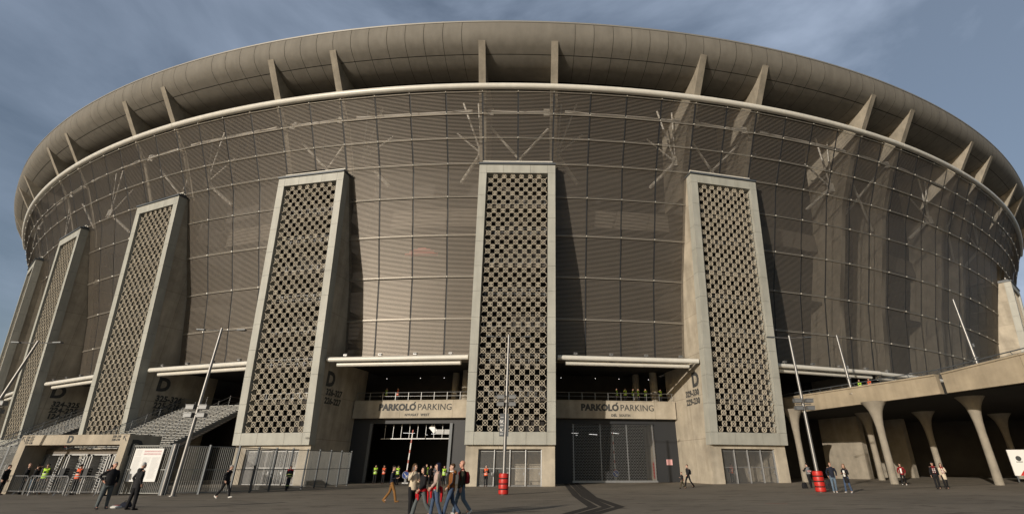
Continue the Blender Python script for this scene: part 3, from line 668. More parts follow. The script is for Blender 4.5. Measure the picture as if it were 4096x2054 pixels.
# ------------------------------------------------------------------ elevated walkway on the right
WKT = [(27.6, 66.0, 9.0, 7.3), (28.8, 62.0, 9.05, 7.3), (34.7, 45.3, 9.0, 7.38), (34.9, 44.8, 9.02, 7.38), (36.9, 39.0, 9.5, 7.45), (41.5, 28.0, 10.3, 7.55), (43, 22, 10.7, 7.6)]
WK = empty('elevated_walkway', (38, 55, 0), 0, 'concrete elevated walkway on trumpet shaped columns right of the facade', 'walkway'); WKM = Matrix.Translation((-38, -55, 0))
def wpart(mb, name, m, smooth=False):
    o = mb.build(name, m, WK, smooth); o.matrix_local = WKM; return o
for seg in (WKT[:3], WKT[3:]):
    mb = MB()
    for (xa, ya, ta, ba), (xb, yb, tb, bb) in zip(seg[:-1], seg[1:]):
        d = Vector((yb-ya, xa-xb)).normalized()*-0.45      # thickness towards the deck
        mb.hexa([(xa, ya, ba), (xb, yb, bb), (xb-d.x, yb-d.y, bb), (xa-d.x, ya-d.y, ba), (xa, ya, ta-.12), (xb, yb, tb-.12), (xb-d.x, yb-d.y, tb-.12), (xa-d.x, ya-d.y, ta-.12)])
        e = d*1.25; f = d*-0.15
        mb.hexa([(xa-f.x, ya-f.y, ta-.12), (xb-f.x, yb-f.y, tb-.12), (xb-e.x, yb-e.y, tb-.12), (xa-e.x, ya-e.y, ta-.12), (xa-f.x, ya-f.y, ta), (xb-f.x, yb-f.y, tb), (xb-e.x, yb-e.y, tb), (xa-e.x, ya-e.y, ta)])
        g = d*-0.06; zc = lambda z0, z1, f_: z0+(z1-z0)*f_
        mb.hexa([(xa-g.x, ya-g.y, zc(ba, ta, .02)), (xb-g.x, yb-g.y, zc(bb, tb, .02)), (xb, yb, zc(bb, tb, .02)), (xa, ya, zc(ba, ta, .02)), (xa-g.x, ya-g.y, zc(ba, ta, .40)), (xb-g.x, yb-g.y, zc(bb, tb, .40)), (xb, yb, zc(bb, tb, .40)), (xa, ya, zc(ba, ta, .40))])
    wpart(mb, 'parapet', M_ORANGEBEAM)
mb = MB()
dk = [(x+.47*(1 if True else 0), y) for x, y, _, _ in WKT]+[(95, 22), (105, 75), (70, 84), (48, 76), (36, 71)]
mb.prism(dk, lambda p, t: (p[0], p[1], t), 7.40, 8.4); wpart(mb, 'deck', M_CEIL)
mb = MB(); xs_ = [(p[0]-.0, p[1], p[2]) for p in WKT]
def along(t, n=60):
    tot = [0]
    for a, b in zip(WKT[:-1], WKT[1:]): tot.append(tot[-1]+hypot(b[0]-a[0], b[1]-a[1]))
    s = t*tot[-1]
    for i in range(len(tot)-1):
        if s <= tot[i+1]+1e-6:
            f = (s-tot[i])/(tot[i+1]-tot[i]); a, b = WKT[i], WKT[i+1]; return Vector((a[0]+(b[0]-a[0])*f+.25, a[1]+(b[1]-a[1])*f, a[2]+(b[2]-a[2])*f))
for i in range(33):
    p = along(i/32); mb.tube([p, p+Vector((0.0, 0, 0.25)), p+Vector((-0.12, 0, 0.42))], 0.03, 6)
    if i < 32:
        q = along((i+1)/32); up = Vector((-0.12, 0, 0.42)); mb.tube([p+up, q+up], 0.045, 6)
        mb.tube([p+Vector((0, 0, .2)), q+Vector((0, 0, .2))], 0.018, 5)
wpart(mb, 'handrail', M_GREYST)
COLP = [(3580, 1934, None), (4000, 1938, None), (3225, 1926, None)]
cpos = [G(u, v).xy for u, v, _ in COLP]+[Vector((37.5, 62.0)), Vector((43.2, 60.5)), Vector((53.5, 62.5)), Vector((59, 51)), Vector((47, 40))]
COLP_LB = ['slender', ]
prof = [(0.37, -0.3), (0.34, 0.6), (0.315, 2.5), (0.31, 4.4), (0.35, 5.3), (0.44, 6.0), (0.58, 6.55), (0.78, 6.95), (0.98, 7.22), (1.12, 7.40)]
colme = None
for p in cpos:
    if colme is None:
        m = MB(); m.lathe(prof, n=26); colme = m.mesh('column', M_FIN, True)
    inst('column', colme, WK, WKM @ Matrix.Translation((p.x, p.y, 0)))
# lobby wall pieces under the walkway
for (xa, ya, xb, yb, h, nm, m_) in ((45.5, 76, 60, 70, 7.4, 'lobby_wall', M_DARKC), (60, 70, 80, 76, 7.4, 'lobby_wall', M_DARKC)):
    mb = MB(); mb.obox((xa, ya, h/2), (xb, yb, h/2), 0.3, h); wpart(mb, nm, m_)

# advertising board under the walkway
p = G(4056, 1905); p = Vector((45.3, 52.2, gz(46, 52))); t = empty('advertising_board', p, radians(-20), 'white advertising board with red and green stripes under the walkway at the right edge', 'billboard')
m = MB(); m.box(-0.95, 0.95, -0.06, 0.06, 0.55, 2.75); m.build('panel', M_WP, t)
m = MB(); m.mi = 0; m.add([(-0.55, -0.065, 0.56), (-0.1, -0.065, 0.56), (0.94, -0.065, 1.75), (0.94, -0.065, 2.3)], [(0, 1, 2, 3)]); m.mi = 1; m.add([(0.15, -0.066, 0.56), (0.94, -0.066, 0.56), (0.94, -0.066, 1.45)], [(0, 1, 2)])
m.build('stripe', [M_RED, M_GREEN], t)
m = MB(); disc(m, 0.22, -0.068, -0.062, c=(-0.25, 2.0)); m.box(-0.5, 0.0, -0.069, -0.063, 1.68, 1.74); m.build('emblem', M_TEXT, t)
m = MB(); m.box(-0.85, -0.75, -0.04, 0.04, 0, 0.6); m.box(0.75, 0.85, -0.04, 0.04, 0, 0.6); m.build('leg', M_GREYST, t)

# antennas on the fins above the ring tube
for (u, v, y, h, lb) in ((3760, 655, 78, 1.7, 'large white antenna panel on a fin above the ring tube at the right'), (3925, 722, 92, 1.3, 'small white antenna box on a fin above the ring tube at the far right')):
    p = at(u, v, y); t = empty('antenna', p, radians(20), lb, 'antenna')
    m = MB(); m.box(-0.22, 0.22, -0.12, 0.12, -h/2, h/2); m.build('panel', M_WHITE, t)
    m = MB(); m.tube([(0.0, 0.1, -h/2-0.5), (0.0, 0.25, h/2)], 0.05, 6); m.tube([(0, 0.2, 0), (-0.9, 0.3, 0.05)], 0.03, 5); m.build('bracket', M_GALV, t)

# ------------------------------------------------------------------ stairs in the two left bays
def stairs(kc, lab):
    x, y, h = ring(kc*U); mw = Matrix.Rotation(h, 4, 'Z'); mw.translation = (x, y, 0)
    t = empty('outdoor_staircase', (0, 0, 0), 0, lab, 'staircase', 'steel stairs between the pylons'); t.matrix_world = mw
    N = 46; y0, y1, x0, x1 = (-3.0 if kc > -2 else -2.0), 12.0, -6.9, 3.6; rise = 8.2/N; run = (y1-y0)/N
    m = MB()
    for i in range(N): m.box(x0, x1, y0+i*run, y0+(i+1)*run*1.0-0.06, (i+1)*rise-0.05, (i+1)*rise)
    m.build('tread', M_STEP, t)
    m = MB()
    for xx in (x0-0.08, (x0+x1)/2, x1+0.08): m.obox((xx, y0, 0.02), (xx, y1, 8.02), 0.12, 0.35)
    m.build('stringer', M_GREYST, t)
    m = MB()
    m.hexa([(x0, y0+2, 0.2), (x1, y0+2, 0.2), (x1, y1, 7.7), (x0, y1, 7.7), (x0, y0+2, .3), (x1, y0+2, .3), (x1, y1, 7.8), (x0, y1, 7.8)]); m.build('soffit', M_DARKC, t)
    for xx in (x0, x0+3.4, x0+7.0, x1):
        m = MB(); sl = 8.2/(y1-y0)
        for hh, r_ in ((1.0, 0.028), (0.55, 0.016), (0.3, 0.016)): m.tube([(xx, y0, hh), (xx, y1, 8.2+hh), (xx, y1+2, 8.2+hh)], r_, 6)
        for i in range(12):
            yy = y0+(y1-y0)*i/11; m.tube([(xx, yy, sl*(yy-y0)), (xx, yy, sl*(yy-y0)+1.12)], 0.03, 6)
        m.build('handrail', M_GALV, t)
    m = MB()                                     # outer balustrade of thin bars
    for yy in np.arange(y0, y1, 0.14): zz_ = (yy-y0)*8.2/(y1-y0); m.box(x0-0.32, x0-0.30, yy-0.01, yy+0.01, zz_, zz_+1.05)
    m.obox((x0-.31, y0, 1.08), (x0-.31, y1, 9.28), 0.05, 0.05); m.build('balustrade', M_GREYST, t)
    m = MB(); m.box(-7.6, 7.4, 12.0, 18.98, 8.0, 8.2); m.build('landing', M_DARKC, t)
    return t
stairs(-1.5, 'wide steel staircase rising between pylons behind the grey bar fence')
stairs(-2.5, 'steel staircase partly hidden behind the concrete turnstile gatehouse')
x, y, h = ring(-1.5*U)
q = Matrix.Rotation(h, 4, 'Z'); q.translation = (x, y, 0)
t = empty('wayfinding_sign', q @ Vector((2.2, 13.8, 10.2)), h, 'red sign hanging over the landing of the wide staircase', 'sign')
m = MB(); m.box(-0.9, 0.9, -0.05, 0.05, -0.35, 0.35); m.build('panel', M_REDSIGN, t)
m = MB(); m.box(-0.75, -0.1, -0.06, -0.052, 0.08, 0.18); m.box(-0.75, -0.2, -0.06, -0.052, -0.14, -0.04); m.build('print', M_WP, t)

# ------------------------------------------------------------------ turnstile gatehouse
A = Vector((-36.1, 39.0, 0)); B = Vector((-27.4, 37.2, 0)); wd = (B-A).length; rz = atan2(B.y-A.y, B.x-A.x)
GH = empty('gatehouse', A, rz, 'low concrete gatehouse portal marked with a letter and sector numbers at the left', 'gatehouse'); HG = 3.6
m = MB(); m.box(0, 0.55, 0, 2.5, -0.1, HG-0.63); m.box(wd-0.55, wd, 0, 2.5, -0.1, HG-0.63); m.box(0, wd, 0, 2.5, HG-0.63, HG)
m.build('portal', mat('portal_concrete', (0.40, 0.35, 0.275), 0.85, var=0.16, scale=0.8, bump=0.15, streak=0.35), GH)
place_text('lettering', 'D', 0.62, (wd*0.47, -0.008, HG-0.31), (1, 0, 0), M_TEXT, GH, bold=0.03)
for i, s_ in enumerate(('326-327', '226-227', '125-126')): place_text('lettering', s_, 0.2, (0.75, -0.008, HG-0.14-i*0.18), (1, 0, 0), M_TEXT, GH, bold=0.004)
for i, s_ in enumerate(('328-330', '228-230')): place_text('lettering', s_, 0.2, (wd-1.0, -0.008, HG-0.14-i*0.2), (1, 0, 0), M_TEXT, GH, bold=0.004)
for xa in (0.22, wd-0.3):
    m = MB(); m.obox((xa+0.15, -0.01, HG-0.42), (xa-0.12, -0.01, HG-0.12), 0.01, 0.04); m.obox((xa-0.12, -0.01, HG-0.1), (xa+0.1, -0.01, HG-0.1), 0.01, 0.04); m.obox((xa-0.13, -0.012, HG-0.1), (xa-0.13, -0.012, HG-0.32), 0.04, 0.01); m.build('arrow', M_TEXT, GH)
place_text('lettering', 'D', 1.25, (wd+0.008, 0.75, HG-0.85), (0, 1, 0), M_TEXT, GH, bold=0.06)
m = MB(); m.box(0.55, wd-0.55, 1.5, 1.9, 2.45, 2.75); m.build('crossbeam', mat('beam_brown', (0.14, 0.12, 0.10), 0.6, metal=.4), GH)
def turnstile():
    t = empty('turnstile'); 
    m = MB()
    for x in (-0.95, 0.55): m.box(x-0.14, x-0.06, -0.05, 0.6, 0, 2.4); m.box(x+0.06, x+0.14, -0.05, 0.6, 0, 2.4); m.box(x-0.14, x+0.14, -0.05, 0.6, 2.3, 2.42)
    m.box(-0.95, 0.55, 0, 0.6, 2.36, 2.48); m.build('frame', M_GALV, t)
    m = MB(); m.tube([(-0.2, 0.3, 0.05), (-0.2, 0.3, 2.34)], 0.05, 8)
    for z in np.arange(0.25, 2.3, 0.17):
        for a in (0.3, 0.3+2*pi/3, 0.3+4*pi/3): m.tube([(-0.2, 0.3, z), (-0.2+0.62*cos(a), 0.3+0.62*sin(a), z)], 0.019, 5)
    m.build('rotor', M_GALV, t)
    m = MB()
    for z in np.arange(0.2, 2.3, 0.13): m.tube([(0.68, 0.1, z), (0.95, 0.1, z)], 0.017, 5)
    m.build('side_bars', M_GALV, t)
    m = MB(); m.box(-0.9, -0.55, -0.25, 0.05, 0.95, 1.55); m.build('card_reader', M_DARK, t)
    return t
tp = turnstile(); R_ = Matrix.Rotation(rz, 4, 'Z'); R_.translation = A
for i in range(4):
    o = tp if i == 0 else tp.copy()
    if i:
        C.objects.link(o)
        for c in tp.children: d = c.copy(); C.objects.link(d); d.parent = o
    o.location = R_ @ Vector((1.75+i*1.92, 1.5, 0)); o.rotation_euler = (0, 0, rz)
    tag(o, ['tall barred turnstile nearest the left leg of the gatehouse', 'tall barred turnstile second from the left leg of the gatehouse', 'tall barred turnstile third from the left leg of the gatehouse', 'tall barred turnstile nearest the right leg of the gatehouse'][i], 'turnstile', 'turnstiles in the gatehouse')

# ------------------------------------------------------------------ bar fence
M_FBAR = mat('fence_bar', (0.17, 0.175, 0.17), 0.5, metal=0.3)
def fence(pts, npan, label, hgt=2.95, posts=True):
    b0 = Vector((*pts[0], 0)); t = empty('bar_fence', b0, 0, label, 'fence')
    L_ = [0]
    for a, b in zip(pts[:-1], pts[1:]): L_.append(L_[-1]+hypot(b[0]-a[0], b[1]-a[1]))
    def pt(s):
        for i in range(len(L_)-1):
            if s <= L_[i+1]+1e-6: f = (s-L_[i])/(L_[i+1]-L_[i]); return Vector((pts[i][0]+(pts[i+1][0]-pts[i][0])*f, pts[i][1]+(pts[i+1][1]-pts[i][1])*f, 0))
    for i in range(npan+1):
        p = pt(L_[-1]*i/npan)-b0; g = gz(p.x+b0.x, p.y+b0.y)
        if posts: m = MB(); m.box(p.x-0.06, p.x+0.06, p.y-0.06, p.y+0.06, g-0.1, g+hgt+0.06); m.build('fence_post', M_GREYST, t)
        if i < npan:
            q = pt(L_[-1]*(i+1)/npan)-b0; m = MB(); d = (q-p); n = int(d.length/0.12); gq = gz(q.x+b0.x, q.y+b0.y)
            e = d.normalized()*0.09
            for z in (0.12, hgt*0.5, hgt-0.05): m.obox(p+e+Vector((0, 0, z+g)), q-e+Vector((0, 0, z+gq)), 0.03, 0.05)
            for j in range(1, n): c = p+d*j/n; m.box(c.x-0.010, c.x+0.010, c.y-0.010, c.y+0.010, g+0.12, g+hgt-0.03)
            m.build('fence_panel', M_FBAR, t)
    return t
fence([(-24.1, 37.4), (-21.5, 40.0), (-19.7, 47.0), (-18.45, 55.0)], 10, 'long bar fence running from the notice board back to the garage mouth')
fence([(-27.2, 37.6), (-24.35, 37.3)], 1, 'short bar fence panel carrying the white notice board by the gatehouse')
fence([(-45.5, 44.0), (-36.4, 40.2)], 4, 'bar fence left of the concrete gatehouse')
P0 = Vector((-24.22, 37.3, 0)); t = empty('fence_post', P0, 0, 'thick round steel post at the corner of the fence beside the notice board', 'post')
m = MB(); m.tube([(0, 0, -0.1), (0, 0, 2.98)], 0.11, 14); m.lathe([(0.115, 2.98), (0.09, 3.03), (0.02, 3.05)], n=14); m.build('post', M_POLE, t, True)
# notice board
t = empty('notice_board', (-25.85, 37.36, 0.78), atan2(-0.3, 2.85), 'large white notice board full of small print hung on the fence', 'notice board')
m = MB(); m.box(-1.0, 1.0, -0.05, -0.02, 0, 1.95); m.build('sheet', M_PAPER, t)
m = MB(); random.seed(3)
for c0, c1 in ((-0.92, -0.37), (-0.30, 0.28), (0.35, 0.92)):
    for i in range(38):
        if c0 > -0.5 and i < 1: continue
        m.box(c0, c1-random.random()*0.18, -0.054, -0.0505, 1.44-i*0.034, 1.455-i*0.034)
for i in range(12): m.box(-0.92, -0.45-random.random()*.1, -0.054, -0.0505, 1.88-i*0.034, 1.893-i*0.034)
m.build('print', M_PAPERTXT, t)
m = MB()
for r in range(2):
    for i in range(17):
        x_ = -0.30+i*0.072; z_ = 1.78-r*0.16; n = 12
        vs = [(x_+(0.03 if j % 2 else 0.03)*cos(2*pi*j/n), -0.055, z_+0.055*sin(2*pi*j/n)) for j in range(n)]+[(x_+0.02*cos(2*pi*j/n), -0.055, z_+0.043*sin(2*pi*j/n)) for j in range(n)]
        m.add(vs, [(j, (j+1) % n, n+(j+1) % n, n+j) for j in range(n)]); m.add([(x_-0.02, -0.055, z_-0.02), (x_+0.02, -0.055, z_+0.014), (x_+0.02, -0.055, z_+0.024), (x_-0.02, -0.055, z_-0.01)], [(0, 1, 2, 3)])
m.build('pictogram', M_PINK, t)

# ------------------------------------------------------------------ crowd barriers
def crowd_barrier():
    t = empty('crowd_barrier'); w_ = 2.3
    m = MB(); m.tube([(0.02, 0, 0.02), (0.02, 0, 0.95), (0.12, 0, 1.1), (w_-0.12, 0, 1.1), (w_-0.02, 0, 0.95), (w_-0.02, 0, 0.02)], 0.021, 7); m.tube([(0.02, 0, 0.22), (w_-0.02, 0, 0.22)], 0.018, 6); m.build('frame', M_GALV, t, True)
    m = MB()
    for i in range(1, 17): x_ = w_*i/17; m.tube([(x_, 0, 0.22), (x_, 0, 1.1)], 0.008, 5)
    m.build('bars', M_GALV, t)
    for x_ in (0.35, w_-0.35):
        m = MB(); m.tube([(x_, -0.34, 0.01), (x_, -0.22, 0.16), (x_, 0.22, 0.16), (x_, 0.34, 0.01)], 0.02, 6); m.tube([(x_, 0, 0.16), (x_, 0, 0.24)], 0.02, 6); m.build('foot', M_GALV, t)
    return t
cb = crowd_barrier()
BP = [((-38.0, 37.8), 0.0, 'leftmost steel crowd barrier before the gatehouse, cut by the frame edge'), ((-35.6, 37.9), -0.06, 'steel crowd barrier standing before the left leg of the gatehouse'), ((-33.2, 37.5), 0.22, 'steel crowd barrier before the steward in the yellow vest'),
      ((-32.0, 36.5), 0.02, 'steel crowd barrier in front of the steward in the orange vest'), ((-29.6, 36.4), 0.1, 'steel crowd barrier ending beside the right leg of the gatehouse')]
for i, ((x_, y_), a_, lb) in enumerate(BP):
    o = cb if i == 0 else cb.copy()
    if i:
        C.objects.link(o)
        for c in cb.children: d = c.copy(); C.objects.link(d); d.parent = o
    o.location = (x_, y_, 0); o.rotation_euler = (0, 0, a_+rz*0.3); tag(o, lb, 'crowd barrier', 'crowd barriers before the gatehouse')

# ------------------------------------------------------------------ street lamps
M_FLD = mat('floodlight_grey', (0.17, 0.175, 0.18), 0.5, metal=0.3)
def lamp(base, H, label, bumper=False, clus=None, sign=False, arms=True, lean=(0, 0), rz=0.0, r0=0.13):
    t = empty('street_lamp', base, 0, label, 'street lamp', 'tall steel lamp posts on the plaza')
    lx, ly = lean; P_ = lambda z: Vector((lx*z/H, ly*z/H, z))
    m = MB(); m.tube([P_(-0.1), P_(H*0.45), P_(H)], [r0, r0*0.86, r0*0.6], 14); m.lathe([(r0*1.9, 0), (r0*1.9, 0.05)], n=14); m.build('pole', M_POLE, t, True)
    if arms:
        for s_ in (-1, 1):
            m = MB(); a = P_(H-0.18); d = Vector((cos(rz), sin(rz), 0))*s_; m.tube([a, a+d*1.1+Vector((0, 0, 0.05))], 0.03, 6); m.build('lamp_arm', M_POLE, t)
            m = MB(); c = a+d*1.15+Vector((0, 0, 0.05)); m.obox(c, c+d*0.55+Vector((0, 0, 0.02)), 0.26, 0.07); m.build('lamp_head', M_GREYST, t)
    if clus:
        for dx in (-0.42, 0.42):
            for dz in (0.28, -0.22):
                m = MB(); c = P_(clus)+Vector((dx, -0.1, dz)); m.box(c.x-0.25, c.x+0.25, c.y-0.2, c.y+0.2, c.z-0.13, c.z+0.1); m.box(c.x-0.27, c.x+0.27, c.y-0.24, c.y+0.1, c.z+0.1, c.z+0.14)
                m.build('floodlight', M_FLD, t)
        m = MB(); m.tube([P_(clus)+Vector((-0.55, -0.02, 0.05)), P_(clus)+Vector((0.55, -0.02, 0.05))], 0.035, 6); m.build('crossbar', M_POLE, t)
    if bumper:
        b = MB(); prof_ = []
        for i in range(4):
            z = 0.02+i*0.32; prof_ += [(0.29, z), (0.335, z+0.03), (0.345, z+0.14), (0.335, z+0.26), (0.29, z+0.285), (0.29, z+0.3)]
        b.lathe(prof_, n=24); b.build('bumper', M_RED, t, True)
        b = MB()
        for i in range(1, 4): z = 0.02+i*0.32-0.035; b.lathe([(0.30, z-0.02), (0.325, z), (0.325, z+0.04), (0.30, z+0.06)], n=24)
        b.build('bumper_band', M_BLACK, t, True)
    if sign:
        m = MB(); m.box(-0.42, -0.1, -0.14, -0.1, 3.6, 5.1); m.box(0.1, 0.22, -0.14, -0.1, 3.6, 5.1); s = m.build('sign_plate', M_GREYST, t)
        place_text('lettering', 'IV.', 0.30, (-0.27, -0.15, 4.55), (1, 0, 0), M_WP, s, bold=0.008, ext=0.003); place_text('lettering', 'V.', 0.30, (-0.27, -0.15, 4.0), (1, 0, 0), M_WP, s, bold=0.008, ext=0.003)
        m = MB()
        for z in (3.72, 3.8, 4.28, 4.33, 4.85): m.box(-0.38, -0.16, -0.148, -0.141, z, z+0.025)
        m.build('print', M_WP, s)
    return t
pC = G(2013, 1976); lamp(pC, 10.75, 'lamp post with a red bumper in front of the middle pylon', True, 5.95, True)
pB = G(3285, 1966); lamp(pB, 10.55, 'lamp post with a red bumper in front of the elevated walkway', True, 5.55)
lamp(Vector((-22.68, 36.0, 0)), 10.45, 'bare lamp post behind the bar fence left of the garage', False, 4.9, lean=(0.1, 0))
lamp(Vector((-37.0, 36.0, 0)), 9.5, 'lamp post at the far left edge of the picture', False, 5.1, lean=(2.0, 0))
for (u, v, y, ut, vt, lb) in ((3402, 1543, 53.5, 3346, 1340, 'short lamp post on the walkway behind the two stewards'), (3908, 1447, 46.5, 3812, 1197, 'tall lamp post on the walkway at the far right')):
    a, b = at(u, v, y), at(ut, vt, y); base = Vector((a.x, a.y, 8.4)); l = lamp(base, b.z-8.4, lb, arms=False, lean=((b.x-a.x), 0), r0=0.15)
    m = MB(); z_ = (b.z-8.4)*0.42; m.box(0.1, 0.24, -0.1, 0.1, z_, z_+0.3); m.box(-0.16, 0.16, -0.16, 0.16, z_-1, z_-0.92); m.build('camera_box', M_GALV, l)

# ------------------------------------------------------------------ people
SKIN = mat('skin', (0.50, 0.30, 0.22), 0.55, var=0.08, scale=6); SKIN2 = mat('skin_ruddy', (0.52, 0.27, 0.19), 0.55, var=0.1, scale=6)
EYE = mat('eye', (0.03, 0.025, 0.02), 0.3); LIP = mat('lips', (0.36, 0.13, 0.11), 0.5)
def cloth(n, c, r=0.85): return mat('cloth_'+n, c, r, var=0.22, scale=4, bump=0.5, spec=0.25)
BLK = cloth('black', (0.012, 0.012, 0.014)); NAVY = cloth('navy', (0.013, 0.016, 0.028)); CHAR = cloth('charcoal', (0.022, 0.022, 0.025)); GREYJ = cloth('grey_jean', (0.10, 0.115, 0.12))
JEAN = cloth('blue_jean', (0.055, 0.085, 0.15)); JEANL = cloth('light_jean', (0.11, 0.155, 0.21)); OLIVE = cloth('olive', (0.030, 0.030, 0.020)); BROWNJ = cloth('rust_brown', (0.20, 0.075, 0.02))
TAN = cloth('tan', (0.22, 0.11, 0.035)); CREAM = cloth('cream_fleece', (0.58, 0.50, 0.38)); BLUSH = cloth('blush_knit', (0.42, 0.32, 0.28)); REDC = cloth('red', (0.42, 0.012, 0.018)); DRED = cloth('dark_red', (0.20, 0.010, 0.014))
YEL = mat('hi_vis_yellow', (0.40, 0.66, 0.03), 0.6, var=0.08, scale=8); ORA = mat('hi_vis_orange', (0.75, 0.10, 0.02), 0.6, var=0.08, scale=8); REFL = mat('reflective_tape', (0.62, 0.62, 0.58), 0.35)
GREYV = cloth('grey_bib', (0.16, 0.165, 0.17)); WHT = cloth('white', (0.66, 0.65, 0.62)); OJ = cloth('orange_jacket', (0.42, 0.12, 0.015)); SAGE = cloth('sage_bag', (0.20, 0.20, 0.15)); GRN = cloth('flag_green', (0.03, 0.2, 0.07)); KHAKI = cloth('khaki', (0.07, 0.06, 0.035))
H_DK = mat('hair_dark', (0.018, 0.013, 0.011), 0.75, spec=0.2); H_BR = mat('hair_brown', (0.075, 0.042, 0.022), 0.75, spec=0.2); H_GR = mat('hair_grey', (0.30, 0.29, 0.28), 0.75, spec=0.2); H_WH = mat('hair_white', (0.62, 0.61, 0.59), 0.75, spec=0.2); H_BL = mat('hair_blue_black', (0.014, 0.014, 0.032), 0.75, spec=0.2); H_LB = mat('hair_light_brown', (0.17, 0.095, 0.05), 0.75, spec=0.2)
PHONE = mat('phone', (0.25, 0.25, 0.26), 0.3)
BAKE = []
def vox(o, size, smooth=3):
    r = o.modifiers.new('remesh', 'REMESH'); r.mode = 'VOXEL'; r.voxel_size = size; r.use_smooth_shade = True
    if smooth: s = o.modifiers.new('smooth', 'SMOOTH'); s.iterations = smooth; s.factor = 0.5
    BAKE.append(o)
def loft(m, rows, n=14):                         # rows of (centre, rx, ry): horizontal ellipses, closed
    vs = []
    for c, rx, ry in rows: vs += [(c[0]+rx*cos(2*pi*j/n), c[1]+ry*sin(2*pi*j/n), c[2]) for j in range(n)]
    k = len(rows); m.add(vs, [(i*n+j, i*n+(j+1) % n, (i+1)*n+(j+1) % n, (i+1)*n+j) for i in range(k-1) for j in range(n)]+[tuple(range(n-1, -1, -1)), tuple(range((k-1)*n, k*n))])
ARM = {'down': ((.05, .03, -.29), (.01, -.06, -.25)), 'swingf': ((.06, -.03, -.28), (-.03, -.17, -.18)), 'swingb': ((.06, .13, -.26), (.0, -.04, -.25)), 'hips': ((.17, .12, -.21), (-.11, -.12, -.17)),
       'phone': ((.07, -.14, -.22), (-.10, -.07, .27)), 'point': ((.22, -.18, -.03), (.15, -.2, .01)), 'hold': ((.05, .0, -.29), (-.09, -.22, .03)), 'cross': ((.08, -.03, -.27), (-.24, -.16, .08)),
       'pocket': ((.10, .10, -.26), (-.04, -.13, -.22)), 'raise': ((.16, -.2, .05), (.05, -.2, .12)), 'camera': ((.09, -.08, -.27), (-.10, -.23, .10))}
def person(label, loc, yaw, h=1.75, legs=((0, 0), (0, 0)), arms=('down', 'down'), top=BLK, bottom=JEAN, shoes=BLK, hair=H_DK, hs='short', skin=SKIN, coat=0.0, vest=None, extras=(), vs=0.016, fat=1.0, lean=0.0, turn=0.0, group=None, fem=False, spread=0.0, cap=None, collar=None):
    k = h/1.75; c_ = h/1.75
    # joints, facing -y, x to the viewer's right
    hipz = 0.93
    J = {}
    low = []
    for i, sx in enumerate((-1, 1)):
        th, kn = legs[i]; th = radians(th); kn = radians(kn)
        hp = Vector((sx*0.09, 0, hipz)); a = Vector((sx*(0.01+spread), -sin(th)*0.44, -cos(th)*0.44)); kn_ = hp+a
        t2 = th-kn; b = Vector((sx*spread*0.9, -sin(t2)*0.42, -cos(t2)*0.42)); an = kn_+b
        J[i] = (hp, kn_, an, t2); low.append(an.z)
    dz = 0.075-min(low)
    sh = Vector((0, 0, dz))
    ln = lambda p: Vector((p[0], p[1]-(p[2]-0.95)*lean if p[2] > 0.95 else p[1], p[2]))+sh
    root_z = hipz
    W = 0.185 if not fem else 0.165
    arm_pts = []
    for i, sx in enumerate((-1, 1)):
        e, w_ = ARM[arms[i]]; s0 = Vector((sx*W, 0.0, 1.425)); e0 = s0+Vector((sx*e[0], e[1], e[2])); w0 = e0+Vector((sx*w_[0], w_[1], w_[2]))
        arm_pts.append((ln(s0), ln(e0), ln(w0)))
    # body: one continuous surface
    b = MB(); f = fat
    loft(b, [(ln((0, 0, .82)), .135*f, .10*f), (ln((0, 0, .93)), .155*f, .11*f), (ln((0, 0, 1.08)), .13*f, .095*f), (ln((0, 0, 1.28)), .15*f, .105*f), (ln((0, 0, 1.40)), .15*f, .09*f), (ln((0, 0.01, 1.47)), .085, .065)])
    b.tube([ln((0, .012, 1.43)), ln((0, 0.0, 1.56))], [.062, .056], 10)
    for i in (0, 1):
        hp, kn_, an, t2 = J[i]; hp, kn_, an = hp+sh, kn_+sh, an+sh
        b.tube([hp, kn_, an], [.078, .052, .038], 10); b.tube([an, an+Vector((0, -0.13, -0.04))], [.036, .03], 8)
        s0, e0, w0 = arm_pts[i]; b.tube([ln((0, 0, 1.41)), s0, e0, w0, w0+(w0-e0).normalized()*0.03], [.06, .052, .038, .027, .025], 9)
    # head with brow, nose, chin and ears
    hc = ln((0, -0.015, 1.645)); ct, st_ = cos(turn), sin(turn); RT = lambda p: hc+Vector((p[0]*ct-p[1]*st_, p[0]*st_+p[1]*ct, p[2]))
    hd = MB(); hrows = [(-.115, .035, .035, -.055), (-.095, .050, .058, -.035), (-.06, .062, .078, -.016), (-.02, .070, .090, -.004), (.03, .074, .096, .004), (.07, .070, .090, .008), (.10, .052, .068, .01), (.118, .025, .035, .01)]
    n = 16; vsx = []
    for z, rx, ry, cy in hrows: vsx += [RT((rx*cos(2*pi*j/n), cy+ry*sin(2*pi*j/n), z)) for j in range(n)]
    b.add(vsx, [(i*n+j, i*n+(j+1) % n, (i+1)*n+(j+1) % n, (i+1)*n+j) for i in range(len(hrows)-1) for j in range(n)]+[tuple(range(n-1, -1, -1)), tuple(range((len(hrows)-1)*n, len(hrows)*n))])
    b.tube([RT((0, -.082, .022)), RT((0, -.098, -.012)), RT((0, -.108, -.028)), RT((0, -.085, -.036))], [.012, .014, .017, .012], 7)
    for sx in (-1, 1): b.tube([RT((sx*.070, .0, -.03)), RT((sx*.080, .008, .0)), RT((sx*.074, .01, .028))], [.012, .016, .012], 7)
    o = b.build('person', [skin, EYE, LIP]); vox(o, vs*0.8, 2)
    o.location = loc; o.rotation_euler = (0, 0, yaw); o.scale = (c_, c_, c_)
    tag(o, label, 'person', group)
    # face details and hands are joined to the body after baking
    d = MB(); d.mi = 1
